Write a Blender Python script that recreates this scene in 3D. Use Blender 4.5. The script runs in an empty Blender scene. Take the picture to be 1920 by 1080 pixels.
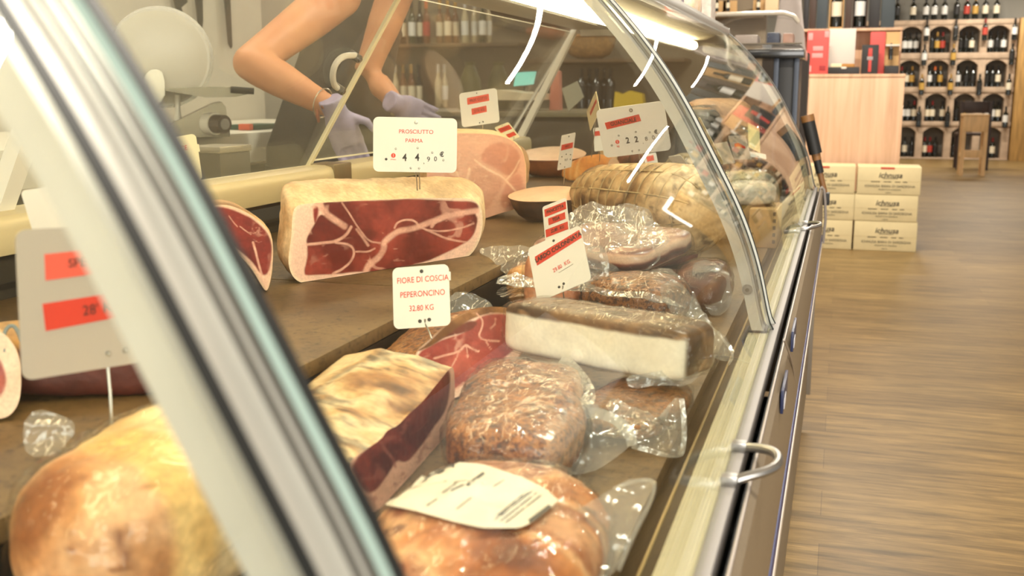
import bpy, bmesh, math, random
import numpy as np
from mathutils import Vector, Matrix
from mathutils.bvhtree import BVHTree
random.seed(7)
S = bpy.context.scene
COL = S.collection
# ------------------------------------------------------------------ camera
FPX, HCAM = 2000.0, 1.10
TH = math.atan(370 / FPX); PSI = math.atan(623 * math.cos(TH) / FPX)
cam_d = bpy.data.cameras.new('camera'); cam = bpy.data.objects.new('camera', cam_d); COL.objects.link(cam)
cam.location = (0, 0, HCAM); cam.rotation_euler = (math.pi / 2 - TH, 0, PSI)
cam_d.sensor_width = 36; cam_d.lens = 36 * FPX / 1920
cam_d.clip_start = .02; cam_d.clip_end = 80
cam_d.dof.use_dof = True; cam_d.dof.focus_distance = 1.65; cam_d.dof.aperture_fstop = 8.5
S.camera = cam
# ------------------------------------------------------------------ world, lights, exposure
S.view_settings.view_transform = 'Standard'; S.view_settings.look = 'None'; S.view_settings.gamma = 1
S.view_settings.use_curve_mapping = False
S.view_settings.exposure = 0.38
W = bpy.data.worlds.new('shop_daylight'); S.world = W; W.use_nodes = True
W.node_tree.nodes['Background'].inputs[0].default_value = (1.0, .93, .82, 1)
W.node_tree.nodes['Background'].inputs[1].default_value = .44
def area(name, loc, rot, sx, sy, power, color=(1, .95, .86)):
    l = bpy.data.lights.new(name, 'AREA'); l.shape = 'RECTANGLE'; l.size = sx; l.size_y = sy; l.energy = power; l.color = color
    o = bpy.data.objects.new(name, l); COL.objects.link(o); o.location = loc; o.rotation_euler = rot; return o
# shop ceiling fluorescents (some read off glass reflections, those over the rear added to light it) and daylight from the shop window behind the photographer
for k, (lx, ly, ln, pw) in enumerate([(.38, 2.37, .72, 60), (-.02, 7.05, 1.15, 75), (-.02, 11.73, 1.15, 70), (-.02, 16.4, 1.15, 75), (2.2, 17.6, 1.15, 60), (-2.0, 2.37, 1.15, 22), (-2.0, 5.0, 1.15, 24), (-3.4, 7.3, 1.15, 38), (-.9, -1.5, 1.15, 40)]):
    area('ceiling_and_fill_tube', (lx, ly, 2.93), (0, 0, 0), ln, .075, pw, (1, .93, .80))
area('shop_window_daylight', (1.9, -2.2, 1.7), (math.radians(80), 0, math.radians(22)), 3.4, 2.0, 150, (1, .97, .91))
# ------------------------------------------------------------------ pixel -> place helpers (photo frame 1920x1080)
def ray(px, py):
    r = px - 960; d = py - 540
    fw = FPX * math.cos(TH) - d * math.sin(TH); dn = FPX * math.sin(TH) + d * math.cos(TH)
    return Vector((r * math.cos(PSI) - fw * math.sin(PSI), fw * math.cos(PSI) + r * math.sin(PSI), -dn))
CAM = Vector((0, 0, HCAM))
def P(px, py, x=None, y=None, z=None, R=None):
    v = ray(px, py)
    if x is not None: t = x / v.x
    elif y is not None: t = y / v.y
    elif z is not None: t = (z - HCAM) / v.z
    else: t = R / v.length
    return CAM + v * t
def on_plane(px, py, p0, n):
    v = ray(px, py); return CAM + v * ((p0 - CAM).dot(n) / v.dot(n))
# ------------------------------------------------------------------ colour / noise
def lin(c):
    c = np.asarray(c, float) / 255.; return np.where(c <= .04045, c / 12.92, ((c + .055) / 1.055) ** 2.4)
def L4(c): return tuple(lin(c)) + (1,)
def _h(i, j, k, s):
    n = (i * 374761393 + j * 668265263 + k * 1274126177 + s * 974634777) & 0xffffffff
    n = ((n ^ (n >> 13)) * 1274126177) & 0xffffffff
    return ((n ^ (n >> 16)) & 0xffff) / 65535.
def vnoise(p, s=0):
    p = np.asarray(p, float); f = np.floor(p).astype(np.int64); t = p - f; t = t * t * (3 - 2 * t)
    r = 0
    for a in (0, 1):
        for b in (0, 1):
            for c in (0, 1):
                w = (t[:, 0] if a else 1 - t[:, 0]) * (t[:, 1] if b else 1 - t[:, 1]) * (t[:, 2] if c else 1 - t[:, 2])
                r = r + w * _h(f[:, 0] + a, f[:, 1] + b, f[:, 2] + c, s)
    return r
def fbm(p, sc=1., o=4, s=0):
    p = np.asarray(p, float) * sc; r = 0; a = .5; tot = 0
    for k in range(o):
        r = r + a * vnoise(p, s + k); tot += a; a *= .5; p = p * 2.03 + 11.3
    return r / tot
def ridge(p, sc=1., o=3, s=0):
    p = np.asarray(p, float) * sc; r = 0; a = .5; tot = 0
    for k in range(o):
        r = r + a * (1 - abs(2 * vnoise(p, s + k) - 1)); tot += a; a *= .5; p = p * 2.1 + 5.7
    return r / tot
def sst(a, b, x): t = np.clip((x - a) / (b - a), 0, 1); return t * t * (3 - 2 * t)
def palette(v, cols, lo=.25, hi=.75):
    v = np.clip((v - lo) / (hi - lo), 0, .9999) * (len(cols) - 1); i = v.astype(int); t = (v - i)[:, None]
    c = np.array([lin(k) for k in cols]); return c[i] * (1 - t) + c[i + 1] * t
def mixc(a, b, t): t = np.asarray(t)[:, None]; return a * (1 - t) + b * t
def dist_poly(p, poly, closed=True):
    q = np.asarray(poly, float); d = np.full(len(p), 1e9)
    n = len(q)
    for i in range(n if closed else n - 1):
        a = q[i]; b = q[(i + 1) % n]; ab = b - a; l = max((ab * ab).sum(), 1e-9)
        t = np.clip(((p - a) @ ab) / l, 0, 1)[:, None]; d = np.minimum(d, np.sqrt((((a + ab * t) - p) ** 2).sum(1)))
    return d
def inside(p, poly):
    q = np.asarray(poly, float); r = np.zeros(len(p), bool); n = len(q)
    for i in range(n):
        a = q[i]; b = q[(i + 1) % n]
        if a[1] == b[1]: continue
        r ^= ((a[1] > p[:, 1]) != (b[1] > p[:, 1])) & (p[:, 0] < (b[0] - a[0]) * (p[:, 1] - a[1]) / (b[1] - a[1]) + a[0])
    return r
def chaikin(pts, n=2, closed=True):
    q = np.asarray(pts, float)
    for _ in range(n):
        nx = np.roll(q, -1, 0)
        if closed: q = np.stack([q * .75 + nx * .25, q * .25 + nx * .75], 1).reshape(-1, q.shape[1])
        else:
            m = np.stack([q[:-1] * .75 + q[1:] * .25, q[:-1] * .25 + q[1:] * .75], 1).reshape(-1, q.shape[1]); q = np.vstack([q[:1], m, q[-1:]])
    return q
def resample(pts, n, closed=True):
    q = np.asarray(pts, float)
    if closed: q = np.vstack([q, q[:1]])
    s = np.concatenate([[0], np.cumsum(np.sqrt((np.diff(q, axis=0) ** 2).sum(1)))])
    t = np.linspace(0, s[-1], n, endpoint=not closed)
    return np.stack([np.interp(t, s, q[:, k]) for k in range(q.shape[1])], 1)
# ------------------------------------------------------------------ materials
def nodes(name):
    m = bpy.data.materials.new(name); m.use_nodes = True; nt = m.node_tree; nt.nodes.clear()
    out = nt.nodes.new('ShaderNodeOutputMaterial'); return m, nt, out
def N(nt, t, **kw):
    n = nt.nodes.new('ShaderNode' + t)
    for k, v in kw.items():
        if k in n.inputs: n.inputs[k].default_value = v
        else: setattr(n, k, v)
    return n
MATS = {}
def mat(name, rgb, rough=.5, metal=0., vary=0., vscale=8., stretch=(1, 1, 1), bump=0., bscale=60., coat=0., rgb2=None, spec=.5, emit=0., trans=0., alpha=1.):
    if name in MATS: return MATS[name]
    m, nt, out = nodes(name); b = N(nt, 'BsdfPrincipled'); nt.links.new(b.outputs[0], out.inputs[0])
    b.inputs['Base Color'].default_value = L4(rgb); b.inputs['Roughness'].default_value = rough; b.inputs['Metallic'].default_value = metal
    b.inputs['Coat Weight'].default_value = coat; b.inputs['Coat Roughness'].default_value = .08; b.inputs['Specular IOR Level'].default_value = spec
    if trans: b.inputs['Transmission Weight'].default_value = trans
    if alpha < 1: b.inputs['Alpha'].default_value = alpha
    if emit: b.inputs['Emission Color'].default_value = L4(rgb); b.inputs['Emission Strength'].default_value = emit
    if vary or bump:
        tc = N(nt, 'TexCoord'); mp = N(nt, 'Mapping'); mp.inputs['Scale'].default_value = stretch
        nt.links.new(tc.outputs['Object'], mp.inputs[0])
    if vary:
        nz = N(nt, 'TexNoise'); nz.inputs['Scale'].default_value = vscale; nz.inputs['Detail'].default_value = 6
        nt.links.new(mp.outputs[0], nz.inputs['Vector'])
        r = N(nt, 'ValToRGB'); c2 = rgb2 if rgb2 is not None else tuple(max(0, c * (1 - vary)) for c in rgb)
        r.color_ramp.elements[0].position = .35; r.color_ramp.elements[1].position = .65
        r.color_ramp.elements[0].color = L4(c2); r.color_ramp.elements[1].color = L4(rgb)
        nt.links.new(nz.outputs[0], r.inputs[0]); nt.links.new(r.outputs[0], b.inputs['Base Color'])
    if bump:
        n2 = N(nt, 'TexNoise'); n2.inputs['Scale'].default_value = bscale; n2.inputs['Detail'].default_value = 4
        nt.links.new(mp.outputs[0], n2.inputs['Vector'])
        bp = N(nt, 'Bump'); bp.inputs['Strength'].default_value = bump; bp.inputs['Distance'].default_value = .004
        nt.links.new(n2.outputs[0], bp.inputs['Height']); nt.links.new(bp.outputs[0], b.inputs['Normal'])
    MATS[name] = m; return m
def vmat(name, rough=.5, coat=0., bump=.25, bscale=180., grain=.12, gscale=250., specks=None, sscale=150., smix=.7):
    """material whose own colour sits in the mesh's Col attribute, broken up by fine grain"""
    if name in MATS: return MATS[name]
    m, nt, out = nodes(name); b = N(nt, 'BsdfPrincipled'); nt.links.new(b.outputs[0], out.inputs[0])
    at = N(nt, 'Attribute'); at.attribute_name = 'Col'; tc = N(nt, 'TexCoord')
    nz = N(nt, 'TexNoise'); nz.inputs['Scale'].default_value = gscale; nz.inputs['Detail'].default_value = 5
    nt.links.new(tc.outputs['Object'], nz.inputs['Vector'])
    mr = N(nt, 'MapRange'); mr.inputs['From Min'].default_value = .3; mr.inputs['From Max'].default_value = .7
    mr.inputs['To Min'].default_value = 1 - grain; mr.inputs['To Max'].default_value = 1 + grain
    nt.links.new(nz.outputs[0], mr.inputs['Value'])
    mx = N(nt, 'VectorMath'); mx.operation = 'SCALE'
    nt.links.new(at.outputs['Color'], mx.inputs[0]); nt.links.new(mr.outputs[0], mx.inputs['Scale'])
    cout = mx.outputs[0]
    if specks:
        vo = N(nt, 'TexNoise'); vo.inputs['Scale'].default_value = sscale; vo.inputs['Detail'].default_value = 3; vo.inputs['Roughness'].default_value = .7; nt.links.new(tc.outputs['Object'], vo.inputs['Vector'])
        rp = N(nt, 'ValToRGB'); el = rp.color_ramp.elements; n_ = len(specks)
        while len(el) < n_: el.new(.5)
        for q_, e_ in enumerate(el): e_.position = .30 + .40 * q_ / (n_ - 1); e_.color = L4(specks[q_])
        nt.links.new(vo.outputs[0], rp.inputs[0]); mm = N(nt, 'MixRGB'); mm.inputs[0].default_value = smix; nt.links.new(cout, mm.inputs[1]); nt.links.new(rp.outputs[0], mm.inputs[2]); cout = mm.outputs[0]
    nt.links.new(cout, b.inputs['Base Color'])
    b.inputs['Roughness'].default_value = rough; b.inputs['Coat Weight'].default_value = coat; b.inputs['Coat Roughness'].default_value = .12
    if bump:
        n2 = N(nt, 'TexNoise'); n2.inputs['Scale'].default_value = bscale; n2.inputs['Detail'].default_value = 4
        nt.links.new(tc.outputs['Object'], n2.inputs['Vector'])
        bp = N(nt, 'Bump'); bp.inputs['Strength'].default_value = bump; bp.inputs['Distance'].default_value = .003
        nt.links.new(n2.outputs[0], bp.inputs['Height']); nt.links.new(bp.outputs[0], b.inputs['Normal'])
    MATS[name] = m; return m
def schlick(nt, f0=.04, nrm=None):
    """reflectance of a clear dielectric, the same from either side"""
    g = N(nt, 'NewGeometry'); d = N(nt, 'VectorMath'); d.operation = 'DOT_PRODUCT'
    nt.links.new(g.outputs['Incoming'], d.inputs[0]); nt.links.new(nrm if nrm else g.outputs['Normal'], d.inputs[1])
    a = N(nt, 'Math'); a.operation = 'ABSOLUTE'; nt.links.new(d.outputs['Value'], a.inputs[0])
    s = N(nt, 'Math'); s.operation = 'SUBTRACT'; s.inputs[0].default_value = 1; s.use_clamp = True; nt.links.new(a.outputs[0], s.inputs[1])
    p = N(nt, 'Math'); p.operation = 'POWER'; p.inputs[1].default_value = 5; nt.links.new(s.outputs[0], p.inputs[0])
    m = N(nt, 'Math'); m.operation = 'MULTIPLY_ADD'; m.inputs[1].default_value = 1 - f0; m.inputs[2].default_value = f0; nt.links.new(p.outputs[0], m.inputs[0])
    return m
def film(name, haze=.08, rough=.07, bump=.6, bscale=45., tint=(250, 248, 240), gain=1.0):
    """thin clear plastic: see-through, with a reflecting and slightly milky surface"""
    if name in MATS: return MATS[name]
    m, nt, out = nodes(name); tr = N(nt, 'BsdfTransparent'); tr.inputs[0].default_value = (.97, .97, .95, 1)
    gl = N(nt, 'BsdfGlossy'); gl.inputs['Roughness'].default_value = rough
    df = N(nt, 'BsdfDiffuse'); df.inputs[0].default_value = L4(tint); tl = N(nt, 'BsdfTranslucent'); tl.inputs[0].default_value = L4(tint)
    tc = N(nt, 'TexCoord'); mp = N(nt, 'Mapping'); mp.inputs['Scale'].default_value = (1, .35, .7); nt.links.new(tc.outputs['Object'], mp.inputs[0])
    n2 = N(nt, 'TexNoise'); n2.inputs['Scale'].default_value = bscale; n2.inputs['Detail'].default_value = 3; n2.inputs['Distortion'].default_value = .8
    nt.links.new(mp.outputs[0], n2.inputs['Vector'])
    bp = N(nt, 'Bump'); bp.inputs['Strength'].default_value = bump; bp.inputs['Distance'].default_value = .012
    nt.links.new(n2.outputs[0], bp.inputs['Height'])
    for s in (gl, df): nt.links.new(bp.outputs[0], s.inputs['Normal'])
    fr = schlick(nt, .045, bp.outputs[0])
    m1 = N(nt, 'MixShader'); m1.inputs[0].default_value = .5; nt.links.new(df.outputs[0], m1.inputs[1]); nt.links.new(tl.outputs[0], m1.inputs[2])
    m2 = N(nt, 'MixShader'); m2.inputs[0].default_value = haze; nt.links.new(tr.outputs[0], m2.inputs[1]); nt.links.new(m1.outputs[0], m2.inputs[2])
    ml = N(nt, 'Math'); ml.operation = 'MULTIPLY'; ml.inputs[1].default_value = gain; ml.use_clamp = True; nt.links.new(fr.outputs[0], ml.inputs[0])
    m3 = N(nt, 'MixShader'); nt.links.new(ml.outputs[0], m3.inputs[0]); nt.links.new(m2.outputs[0], m3.inputs[1]); nt.links.new(gl.outputs[0], m3.inputs[2])
    nt.links.new(m3.outputs[0], out.inputs[0]); MATS[name] = m; return m
def glass(name, tint=(.965, .985, .97), haze=0., ior=1.45, gain=.62):
    if name in MATS: return MATS[name]
    m, nt, out = nodes(name); tr = N(nt, 'BsdfTransparent'); tr.inputs[0].default_value = tint + (1,)
    gl = N(nt, 'BsdfGlossy'); gl.inputs['Roughness'].default_value = .004; fr = schlick(nt, ((ior - 1) / (ior + 1)) ** 2)
    df = N(nt, 'BsdfDiffuse'); df.inputs[0].default_value = (.85, .85, .8, 1)
    m2 = N(nt, 'MixShader'); m2.inputs[0].default_value = haze; nt.links.new(tr.outputs[0], m2.inputs[1]); nt.links.new(df.outputs[0], m2.inputs[2])
    ml = N(nt, 'Math'); ml.operation = 'MULTIPLY'; ml.inputs[1].default_value = gain; nt.links.new(fr.outputs[0], ml.inputs[0])
    m3 = N(nt, 'MixShader'); nt.links.new(ml.outputs[0], m3.inputs[0]); nt.links.new(m2.outputs[0], m3.inputs[1]); nt.links.new(gl.outputs[0], m3.inputs[2])
    nt.links.new(m3.outputs[0], out.inputs[0]); MATS[name] = m; return m
# ------------------------------------------------------------------ objects
def tag(o, label=None, cat=None, group=None, kind=None):
    if label: o['label'] = label
    if cat: o['category'] = cat
    if group: o['group'] = group
    if kind: o['kind'] = kind
    return o
def empty(name, label, cat, loc=(0, 0, 0), rot=(0, 0, 0), group=None):
    o = bpy.data.objects.new(name, None); o.empty_display_size = .02; COL.objects.link(o)
    o.location = loc; o.rotation_euler = rot; return tag(o, label, cat, group)
def meshobj(name, V, F, m, parent=None, cols=None, smooth=True, fm=None, world=True):
    """one mesh object; V in world space unless world=False (then local to parent)"""
    me = bpy.data.meshes.new(name)
    V = np.asarray(V, float)
    if parent is not None and world:
        inv = np.array(mw(parent).inverted()); V = V @ inv[:3, :3].T + inv[:3, 3]
    me.from_pydata(V.tolist(), [], [list(map(int, f)) for f in F])
    for k in (m if isinstance(m, (list, tuple)) else [m]): me.materials.append(k)
    if fm is not None: me.polygons.foreach_set('material_index', list(fm))
    if cols is not None:
        a = me.color_attributes.new('Col', 'FLOAT_COLOR', 'POINT')
        c = np.ones((len(V), 4)); c[:, :3] = cols; a.data.foreach_set('color', c.ravel())
    me.polygons.foreach_set('use_smooth', [smooth] * len(me.polygons))
    bm = bmesh.new(); bm.from_mesh(me); bmesh.ops.recalc_face_normals(bm, faces=bm.faces); bm.to_mesh(me); bm.free()
    o = bpy.data.objects.new(name, me); COL.objects.link(o)
    if parent is not None: o.parent = parent
    return o
def mw(o):
    m = Matrix.LocRotScale(o.location, o.rotation_euler, o.scale)
    return mw(o.parent) @ m if o.parent else m
def sharp(o, deg=35):
    me = o.data; bm = bmesh.new(); bm.from_mesh(me)
    for e in bm.edges:
        if len(e.link_faces) == 2: e.smooth = e.calc_face_angle(0) < math.radians(deg)
    bm.to_mesh(me); bm.free(); return o
class MB:
    def __init__(s): s.V = []; s.F = []; s.M = []
    def add(s, V, F, mi=0):
        n = len(s.V); s.V += [tuple(v) for v in V]; s.F += [tuple(i + n for i in f) for f in F]; s.M += [mi] * len(F); return s
    def box(s, a, b, mi=0, bev=0., M=None):
        a, b = np.minimum(a, b) * 1., np.maximum(a, b) * 1.
        c = (a + b) / 2; h = (b - a) / 2; e = min(bev, h.min() * .9)
        bm = bmesh.new(); bmesh.ops.create_cube(bm, size=2)
        for v in bm.verts: v.co = Vector([c[k] + v.co[k] * h[k] for k in range(3)])
        if e > 0: bmesh.ops.bevel(bm, geom=bm.edges[:] + bm.verts[:], offset=e, segments=2, profile=.6, affect='EDGES')
        if M is not None: bmesh.ops.transform(bm, matrix=M, verts=bm.verts)
        bm.verts.index_update(); s.add([v.co[:] for v in bm.verts], [[v.index for v in f.verts] for f in bm.faces], mi); bm.free(); return s
    def tube(s, pts, r, n=10, mi=0, cap=True, closed=False):
        pts = [Vector(p) for p in pts]; k = len(pts); rr = r if isinstance(r, (list, tuple)) else [r] * k
        V = []; F = []; up = None
        for i, p in enumerate(pts):
            if closed: t = (pts[(i + 1) % k] - pts[i - 1])
            else: t = pts[min(i + 1, k - 1)] - pts[max(i - 1, 0)]
            t.normalize()
            if up is None: up = t.orthogonal().normalized()
            up = (up - t * up.dot(t)); up = up.normalized() if up.length > 1e-6 else t.orthogonal().normalized()
            w = t.cross(up)
            for j in range(n):
                a = 2 * math.pi * j / n; V.append(p + (up * math.cos(a) + w * math.sin(a)) * rr[i])
        for i in range(k if closed else k - 1):
            for j in range(n):
                a = i * n + j; b = i * n + (j + 1) % n; c = ((i + 1) % k) * n + (j + 1) % n; d = ((i + 1) % k) * n + j
                F.append((a, b, c, d))
        if cap and not closed: F.append(tuple(range(n))[::-1]); F.append(tuple(range((k - 1) * n, k * n)))
        return s.add(V, F, mi)
    def cyl(s, a, b, r, n=24, mi=0, r2=None): return s.tube([a, b], [r, r if r2 is None else r2], n, mi)
    def lathe(s, prof, c=(0, 0, 0), n=20, mi=0, axis='z'):
        V = []; F = []; k = len(prof)
        for (r, z) in prof:
            for j in range(n):
                a = 2 * math.pi * j / n; x, y = r * math.cos(a), r * math.sin(a)
                v = (x, y, z) if axis == 'z' else ((z, x, y) if axis == 'x' else (x, z, y))
                V.append((v[0] + c[0], v[1] + c[1], v[2] + c[2]))
        for i in range(k - 1):
            for j in range(n):
                F.append((i * n + j, i * n + (j + 1) % n, (i + 1) * n + (j + 1) % n, (i + 1) * n + j))
        F.append(tuple(range(n))[::-1]); F.append(tuple(range((k - 1) * n, k * n)))
        return s.add(V, F, mi)
    def prism(s, poly, vec, mi=0):
        """closed 3-D polygon pushed along vec"""
        a = [Vector(p) for p in poly]; v = Vector(vec); n = len(a)
        F = [tuple(range(n))[::-1], tuple(range(n, 2 * n))] + [(i, (i + 1) % n, n + (i + 1) % n, n + i) for i in range(n)]
        return s.add([*a, *[p + v for p in a]], F, mi)
    def extr_y(s, prof_xz, y0, y1, mi=0): return s.prism([(x, y0, z) for x, z in prof_xz], (0, y1 - y0, 0), mi)
    def build(s, name, m, parent=None, smooth=True, world=True, ang=35):
        o = meshobj(name, s.V, s.F, m, parent, smooth=smooth, fm=s.M if isinstance(m, (list, tuple)) else None, world=world)
        return sharp(o, ang) if smooth else o
def box(name, a, b, m, parent=None, bev=.002, world=True, M=None): return MB().box(a, b, 0, bev, M).build(name, m, parent, world=world)
def copy_tree(o, parent=None):
    c = o.copy(); COL.objects.link(c)
    if parent is not None: c.parent = parent
    for ch in list(o.children): copy_tree(ch, c)
    return c
ORD = 'zeroth first second third fourth fifth sixth seventh eighth ninth tenth eleventh twelfth thirteenth fourteenth fifteenth'.split()
FONT = None
def lettering(parent, body, loc, size, m, name='lettering', rot=(0, 0, 0), align='CENTER', sx=1., shear=0., bold=0., ext=.0002, spacing=1.):
    c = bpy.data.curves.new(name, 'FONT'); c.body = body; c.size = size; c.align_x = align; c.align_y = 'CENTER'
    c.extrude = ext; c.shear = shear; c.offset = bold; c.space_character = spacing; c.resolution_u = 3; c.materials.append(m)
    t = bpy.data.objects.new(name, c); me = bpy.data.meshes.new_from_object(t); bpy.data.objects.remove(t); bpy.data.curves.remove(c)
    o = bpy.data.objects.new(name, me); COL.objects.link(o); o.location = loc; o.rotation_euler = rot; o.scale = (sx, 1, 1)
    if parent is not None: o.parent = parent
    return o
# ================================================================== SETTING
def wood_floor():
    m, nt, out = nodes('plank_floor'); b = N(nt, 'BsdfPrincipled'); nt.links.new(b.outputs[0], out.inputs[0])
    tc = N(nt, 'TexCoord'); br = N(nt, 'TexBrick'); br.offset = .37; br.squash = 1
    for k, v in {'Scale': 1, 'Brick Width': 1.25, 'Row Height': .185, 'Mortar Size': .0007, 'Mortar Smooth': .2, 'Bias': -.1}.items(): br.inputs[k].default_value = v
    br.inputs['Color1'].default_value = L4((146, 119, 74)); br.inputs['Color2'].default_value = L4((124, 99, 60)); br.inputs['Mortar'].default_value = L4((88, 69, 44))
    nt.links.new(tc.outputs['Object'], br.inputs['Vector'])
    def grain(sx, sy, sc, lo, hi, a, c):
        mp = N(nt, 'Mapping'); mp.inputs['Scale'].default_value = (sx, sy, 1); nt.links.new(tc.outputs['Object'], mp.inputs[0])
        nz = N(nt, 'TexNoise'); nz.inputs['Scale'].default_value = sc; nz.inputs['Detail'].default_value = 7; nz.inputs['Roughness'].default_value = .62; nz.inputs['Distortion'].default_value = .6
        nt.links.new(mp.outputs[0], nz.inputs['Vector']); r = N(nt, 'MapRange')
        for k, v in zip(('From Min', 'From Max', 'To Min', 'To Max'), (lo, hi, a, c)): r.inputs[k].default_value = v
        nt.links.new(nz.outputs[0], r.inputs['Value']); return r
    g1 = grain(.7, 7, 4, .3, .7, .50, 1.34); g2 = grain(1.6, 30, 7, .35, .65, .76, 1.18); g3 = grain(.9, 3, 3, .58, .75, 1, .62)
    c = br.outputs['Color']
    for g in (g1, g2, g3):
        v = N(nt, 'VectorMath'); v.operation = 'SCALE'; nt.links.new(c, v.inputs[0]); nt.links.new(g.outputs[0], v.inputs['Scale']); c = v.outputs[0]
    nt.links.new(c, b.inputs['Base Color']); b.inputs['Roughness'].default_value = .42; b.inputs['Specular IOR Level'].default_value = .4
    bp = N(nt, 'Bump'); bp.inputs['Strength'].default_value = .12; bp.inputs['Distance'].default_value = .002
    nt.links.new(g2.outputs[0], bp.inputs['Height']); nt.links.new(bp.outputs[0], b.inputs['Normal']); return m
def struct(o): o['kind'] = 'structure'; return o
GREY = mat('grey_plaster', (186, 180, 168), .8, vary=.06, vscale=2)
struct(box('floor', (-6, -4, -.1), (6, 19.2, 0), wood_floor(), bev=0))
struct(box('ceiling', (-6, -4, 3.0), (6, 19.2, 3.1), mat('ceiling_paint', (225, 215, 198), .9), bev=0))
struct(box('wall_back', (-6, 19.2, 0), (6, 19.35, 3.0), mat('rack_wall_paint', (150, 147, 138), .85), bev=0))
struct(box('wall_left', (-2.62, -1.5, 0), (-2.5, 4.35, 3.0), mat('cream_laminate', (206, 199, 186), .45, vary=.05, vscale=1.5), bev=0))
struct(box('wall_left_far', (-2.72, 4.35, 0), (-2.6, 4.9, 3.0), mat('dim_grey_paint', (160, 154, 143), .75), bev=0))
struct(box('wall_middle', (-5.5, 8.9, 0), (-.62, 9.02, 3.0), mat('warm_taupe_wall', (142, 126, 104), .8, vary=.12, vscale=2), bev=0))
# ================================================================== DISPLAY COUNTER
Y0, YE = -.75, 3.60
ALU = mat('brushed_aluminium', (138, 134, 131), .5, .4, vary=.06, vscale=30, stretch=(1, .05, 1))
POSTM = mat('satin_anodised_post', (206, 203, 194), .42, .35, vary=.05, vscale=14)
CHROME = mat('chrome', (150, 148, 144), .34, .9)
BLACK = mat('black_rubber', (15, 19, 19), .5)
CREAM = mat('cream_plastic', (232, 224, 196), .4)
GOLD = mat('champagne_steel', (222, 206, 164), .36, .15, vary=.07, vscale=20, stretch=(1, .1, 1))
TAUPE = mat('taupe_metallic_panel', (139, 124, 102), .45, .3, vary=.06, vscale=300)
STEEL = mat('steel_sheet', (172, 166, 152), .3, .7, vary=.08, vscale=14)
DARK = mat('dark_well_liner', (48, 42, 34), .35, .2, vary=.3, vscale=30)
PANE = glass('clear_curved_glass', (.955, .975, .955)); EDGE = mat('aqua_glass_edge', (140, 160, 153), .45)
ctr = empty('display_counter', 'long refrigerated deli counter with curved glass front, full of cured meats', 'display counter', (-.6, 1.4, 0))
PROF = [(-.071, .790), (-.078, .800), (-.095, .876), (-.122, .947), (-.160, 1.017), (-.201, 1.093), (-.245, 1.156), (-.300, 1.219), (-.345, 1.264), (-.378, 1.290)]
PR = resample(chaikin(np.array(PROF), 3, False), 48, False)
def offs(pr, d):
    t = np.gradient(pr, axis=0); t /= np.sqrt((t ** 2).sum(1))[:, None]; n = np.stack([-t[:, 1], t[:, 0]], 1)
    return pr + n * d if (n[10] @ np.array([-1, 0])) > 0 else pr - n * d        # towards the inside (-x)
def strip(name, pr_o, pr_i, y0, y1, m, parent, fm=None):
    k = len(pr_o); V = [(x, y, z) for y in (y0, y1) for pr in (pr_o, pr_i) for x, z in pr]
    o0, i0, o1, i1 = 0, k, 2 * k, 3 * k; F = []; M = []
    for j in range(k - 1):
        F += [(o0 + j, o0 + j + 1, o1 + j + 1, o1 + j), (i0 + j, i1 + j, i1 + j + 1, i0 + j + 1), (o0 + j, i0 + j, i0 + j + 1, o0 + j + 1), (o1 + j, o1 + j + 1, i1 + j + 1, i1 + j)]
        M += [0, 0, 1, 2]
    F += [(o0, o1, i1, i0), (o0 + k - 1, i0 + k - 1, i1 + k - 1, o1 + k - 1)]; M += [1, 1]
    o = meshobj(name, V, F, m, parent, fm=[min(q, len(m) - 1) for q in M] if isinstance(m, list) else None); return sharp(o, 30)
PO = PR; PI = offs(PR, .0042); PALE = mat('pale_glass_edge', (196, 198, 190), .4)
panes = {}
for nm, a, b in (('near', Y0 + .02, .2500), ('middle', .2845, 1.408), ('far', 1.440, YE - .01)):
    p = strip('curved_pane', PO, PI, a, b, [PANE, EDGE, PALE] if nm == 'middle' else [PANE, PALE, PALE], ctr); panes[nm] = p
    for (g0, g1) in ((a + .0003, a + .0065), (b - .0065, b - .0003)):
        strip('gasket', offs(PR, -.0007), offs(PR, .0002), g0, g1, BLACK, p)
# end pane and its edge
e = MB(); pp = [(x, YE, z) for x, z in PI[::3]] + [(-.86, YE, 1.29), (-1.08, YE, .95), (-1.08, YE, .80)]
e.prism(pp, (0, .008, 0)); e.build('end_pane', PANE, ctr)
strip('end_frame', offs(PR, -.002), offs(PR, .012), YE - .006, YE + .012, mat('end_frame_grey', (120, 116, 108), .35, .6), ctr)
# arched posts
for yp in (.252, 1.392, YE - .09):
    over = np.vstack([offs(PR, .010), [(-.44, 1.296), (-.62, 1.297), (-.84, 1.297)]])
    under = np.vstack([offs(PR, .0235), [(-.44, 1.276), (-.62, 1.277), (-.84, 1.277)]])
    ps = strip('arched_post', over, under, yp, yp + .043, POSTM, ctr)
    for q in (.028, .036): strip('post_groove', offs(PR, .0092), offs(PR, .0102), yp + q, yp + q + .004, mat('groove_grey', (110, 108, 102), .4, .5), ps)
    c = offs(PR, .0175)[5]
    sc = MB(); sc.cyl((c[0], yp - .001, c[1]), (c[0], yp - .0035, c[1]), .0068, 24); sc.cyl((c[0], yp - .0035, c[1]), (c[0], yp - .005, c[1]), .0046, 20); sc.build('screw', CHROME, ps)
    MB().cyl((c[0], yp - .0051, c[1]), (c[0], yp - .0055, c[1]), .0028, 6).build('screw', mat('screw_socket', (90, 86, 80), .4, .6), ps)
    box('post_foot', (-.1035, yp - .0012, .7885), (-.080, yp + .043, .7925), BLACK, ps, bev=.0005)
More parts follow.
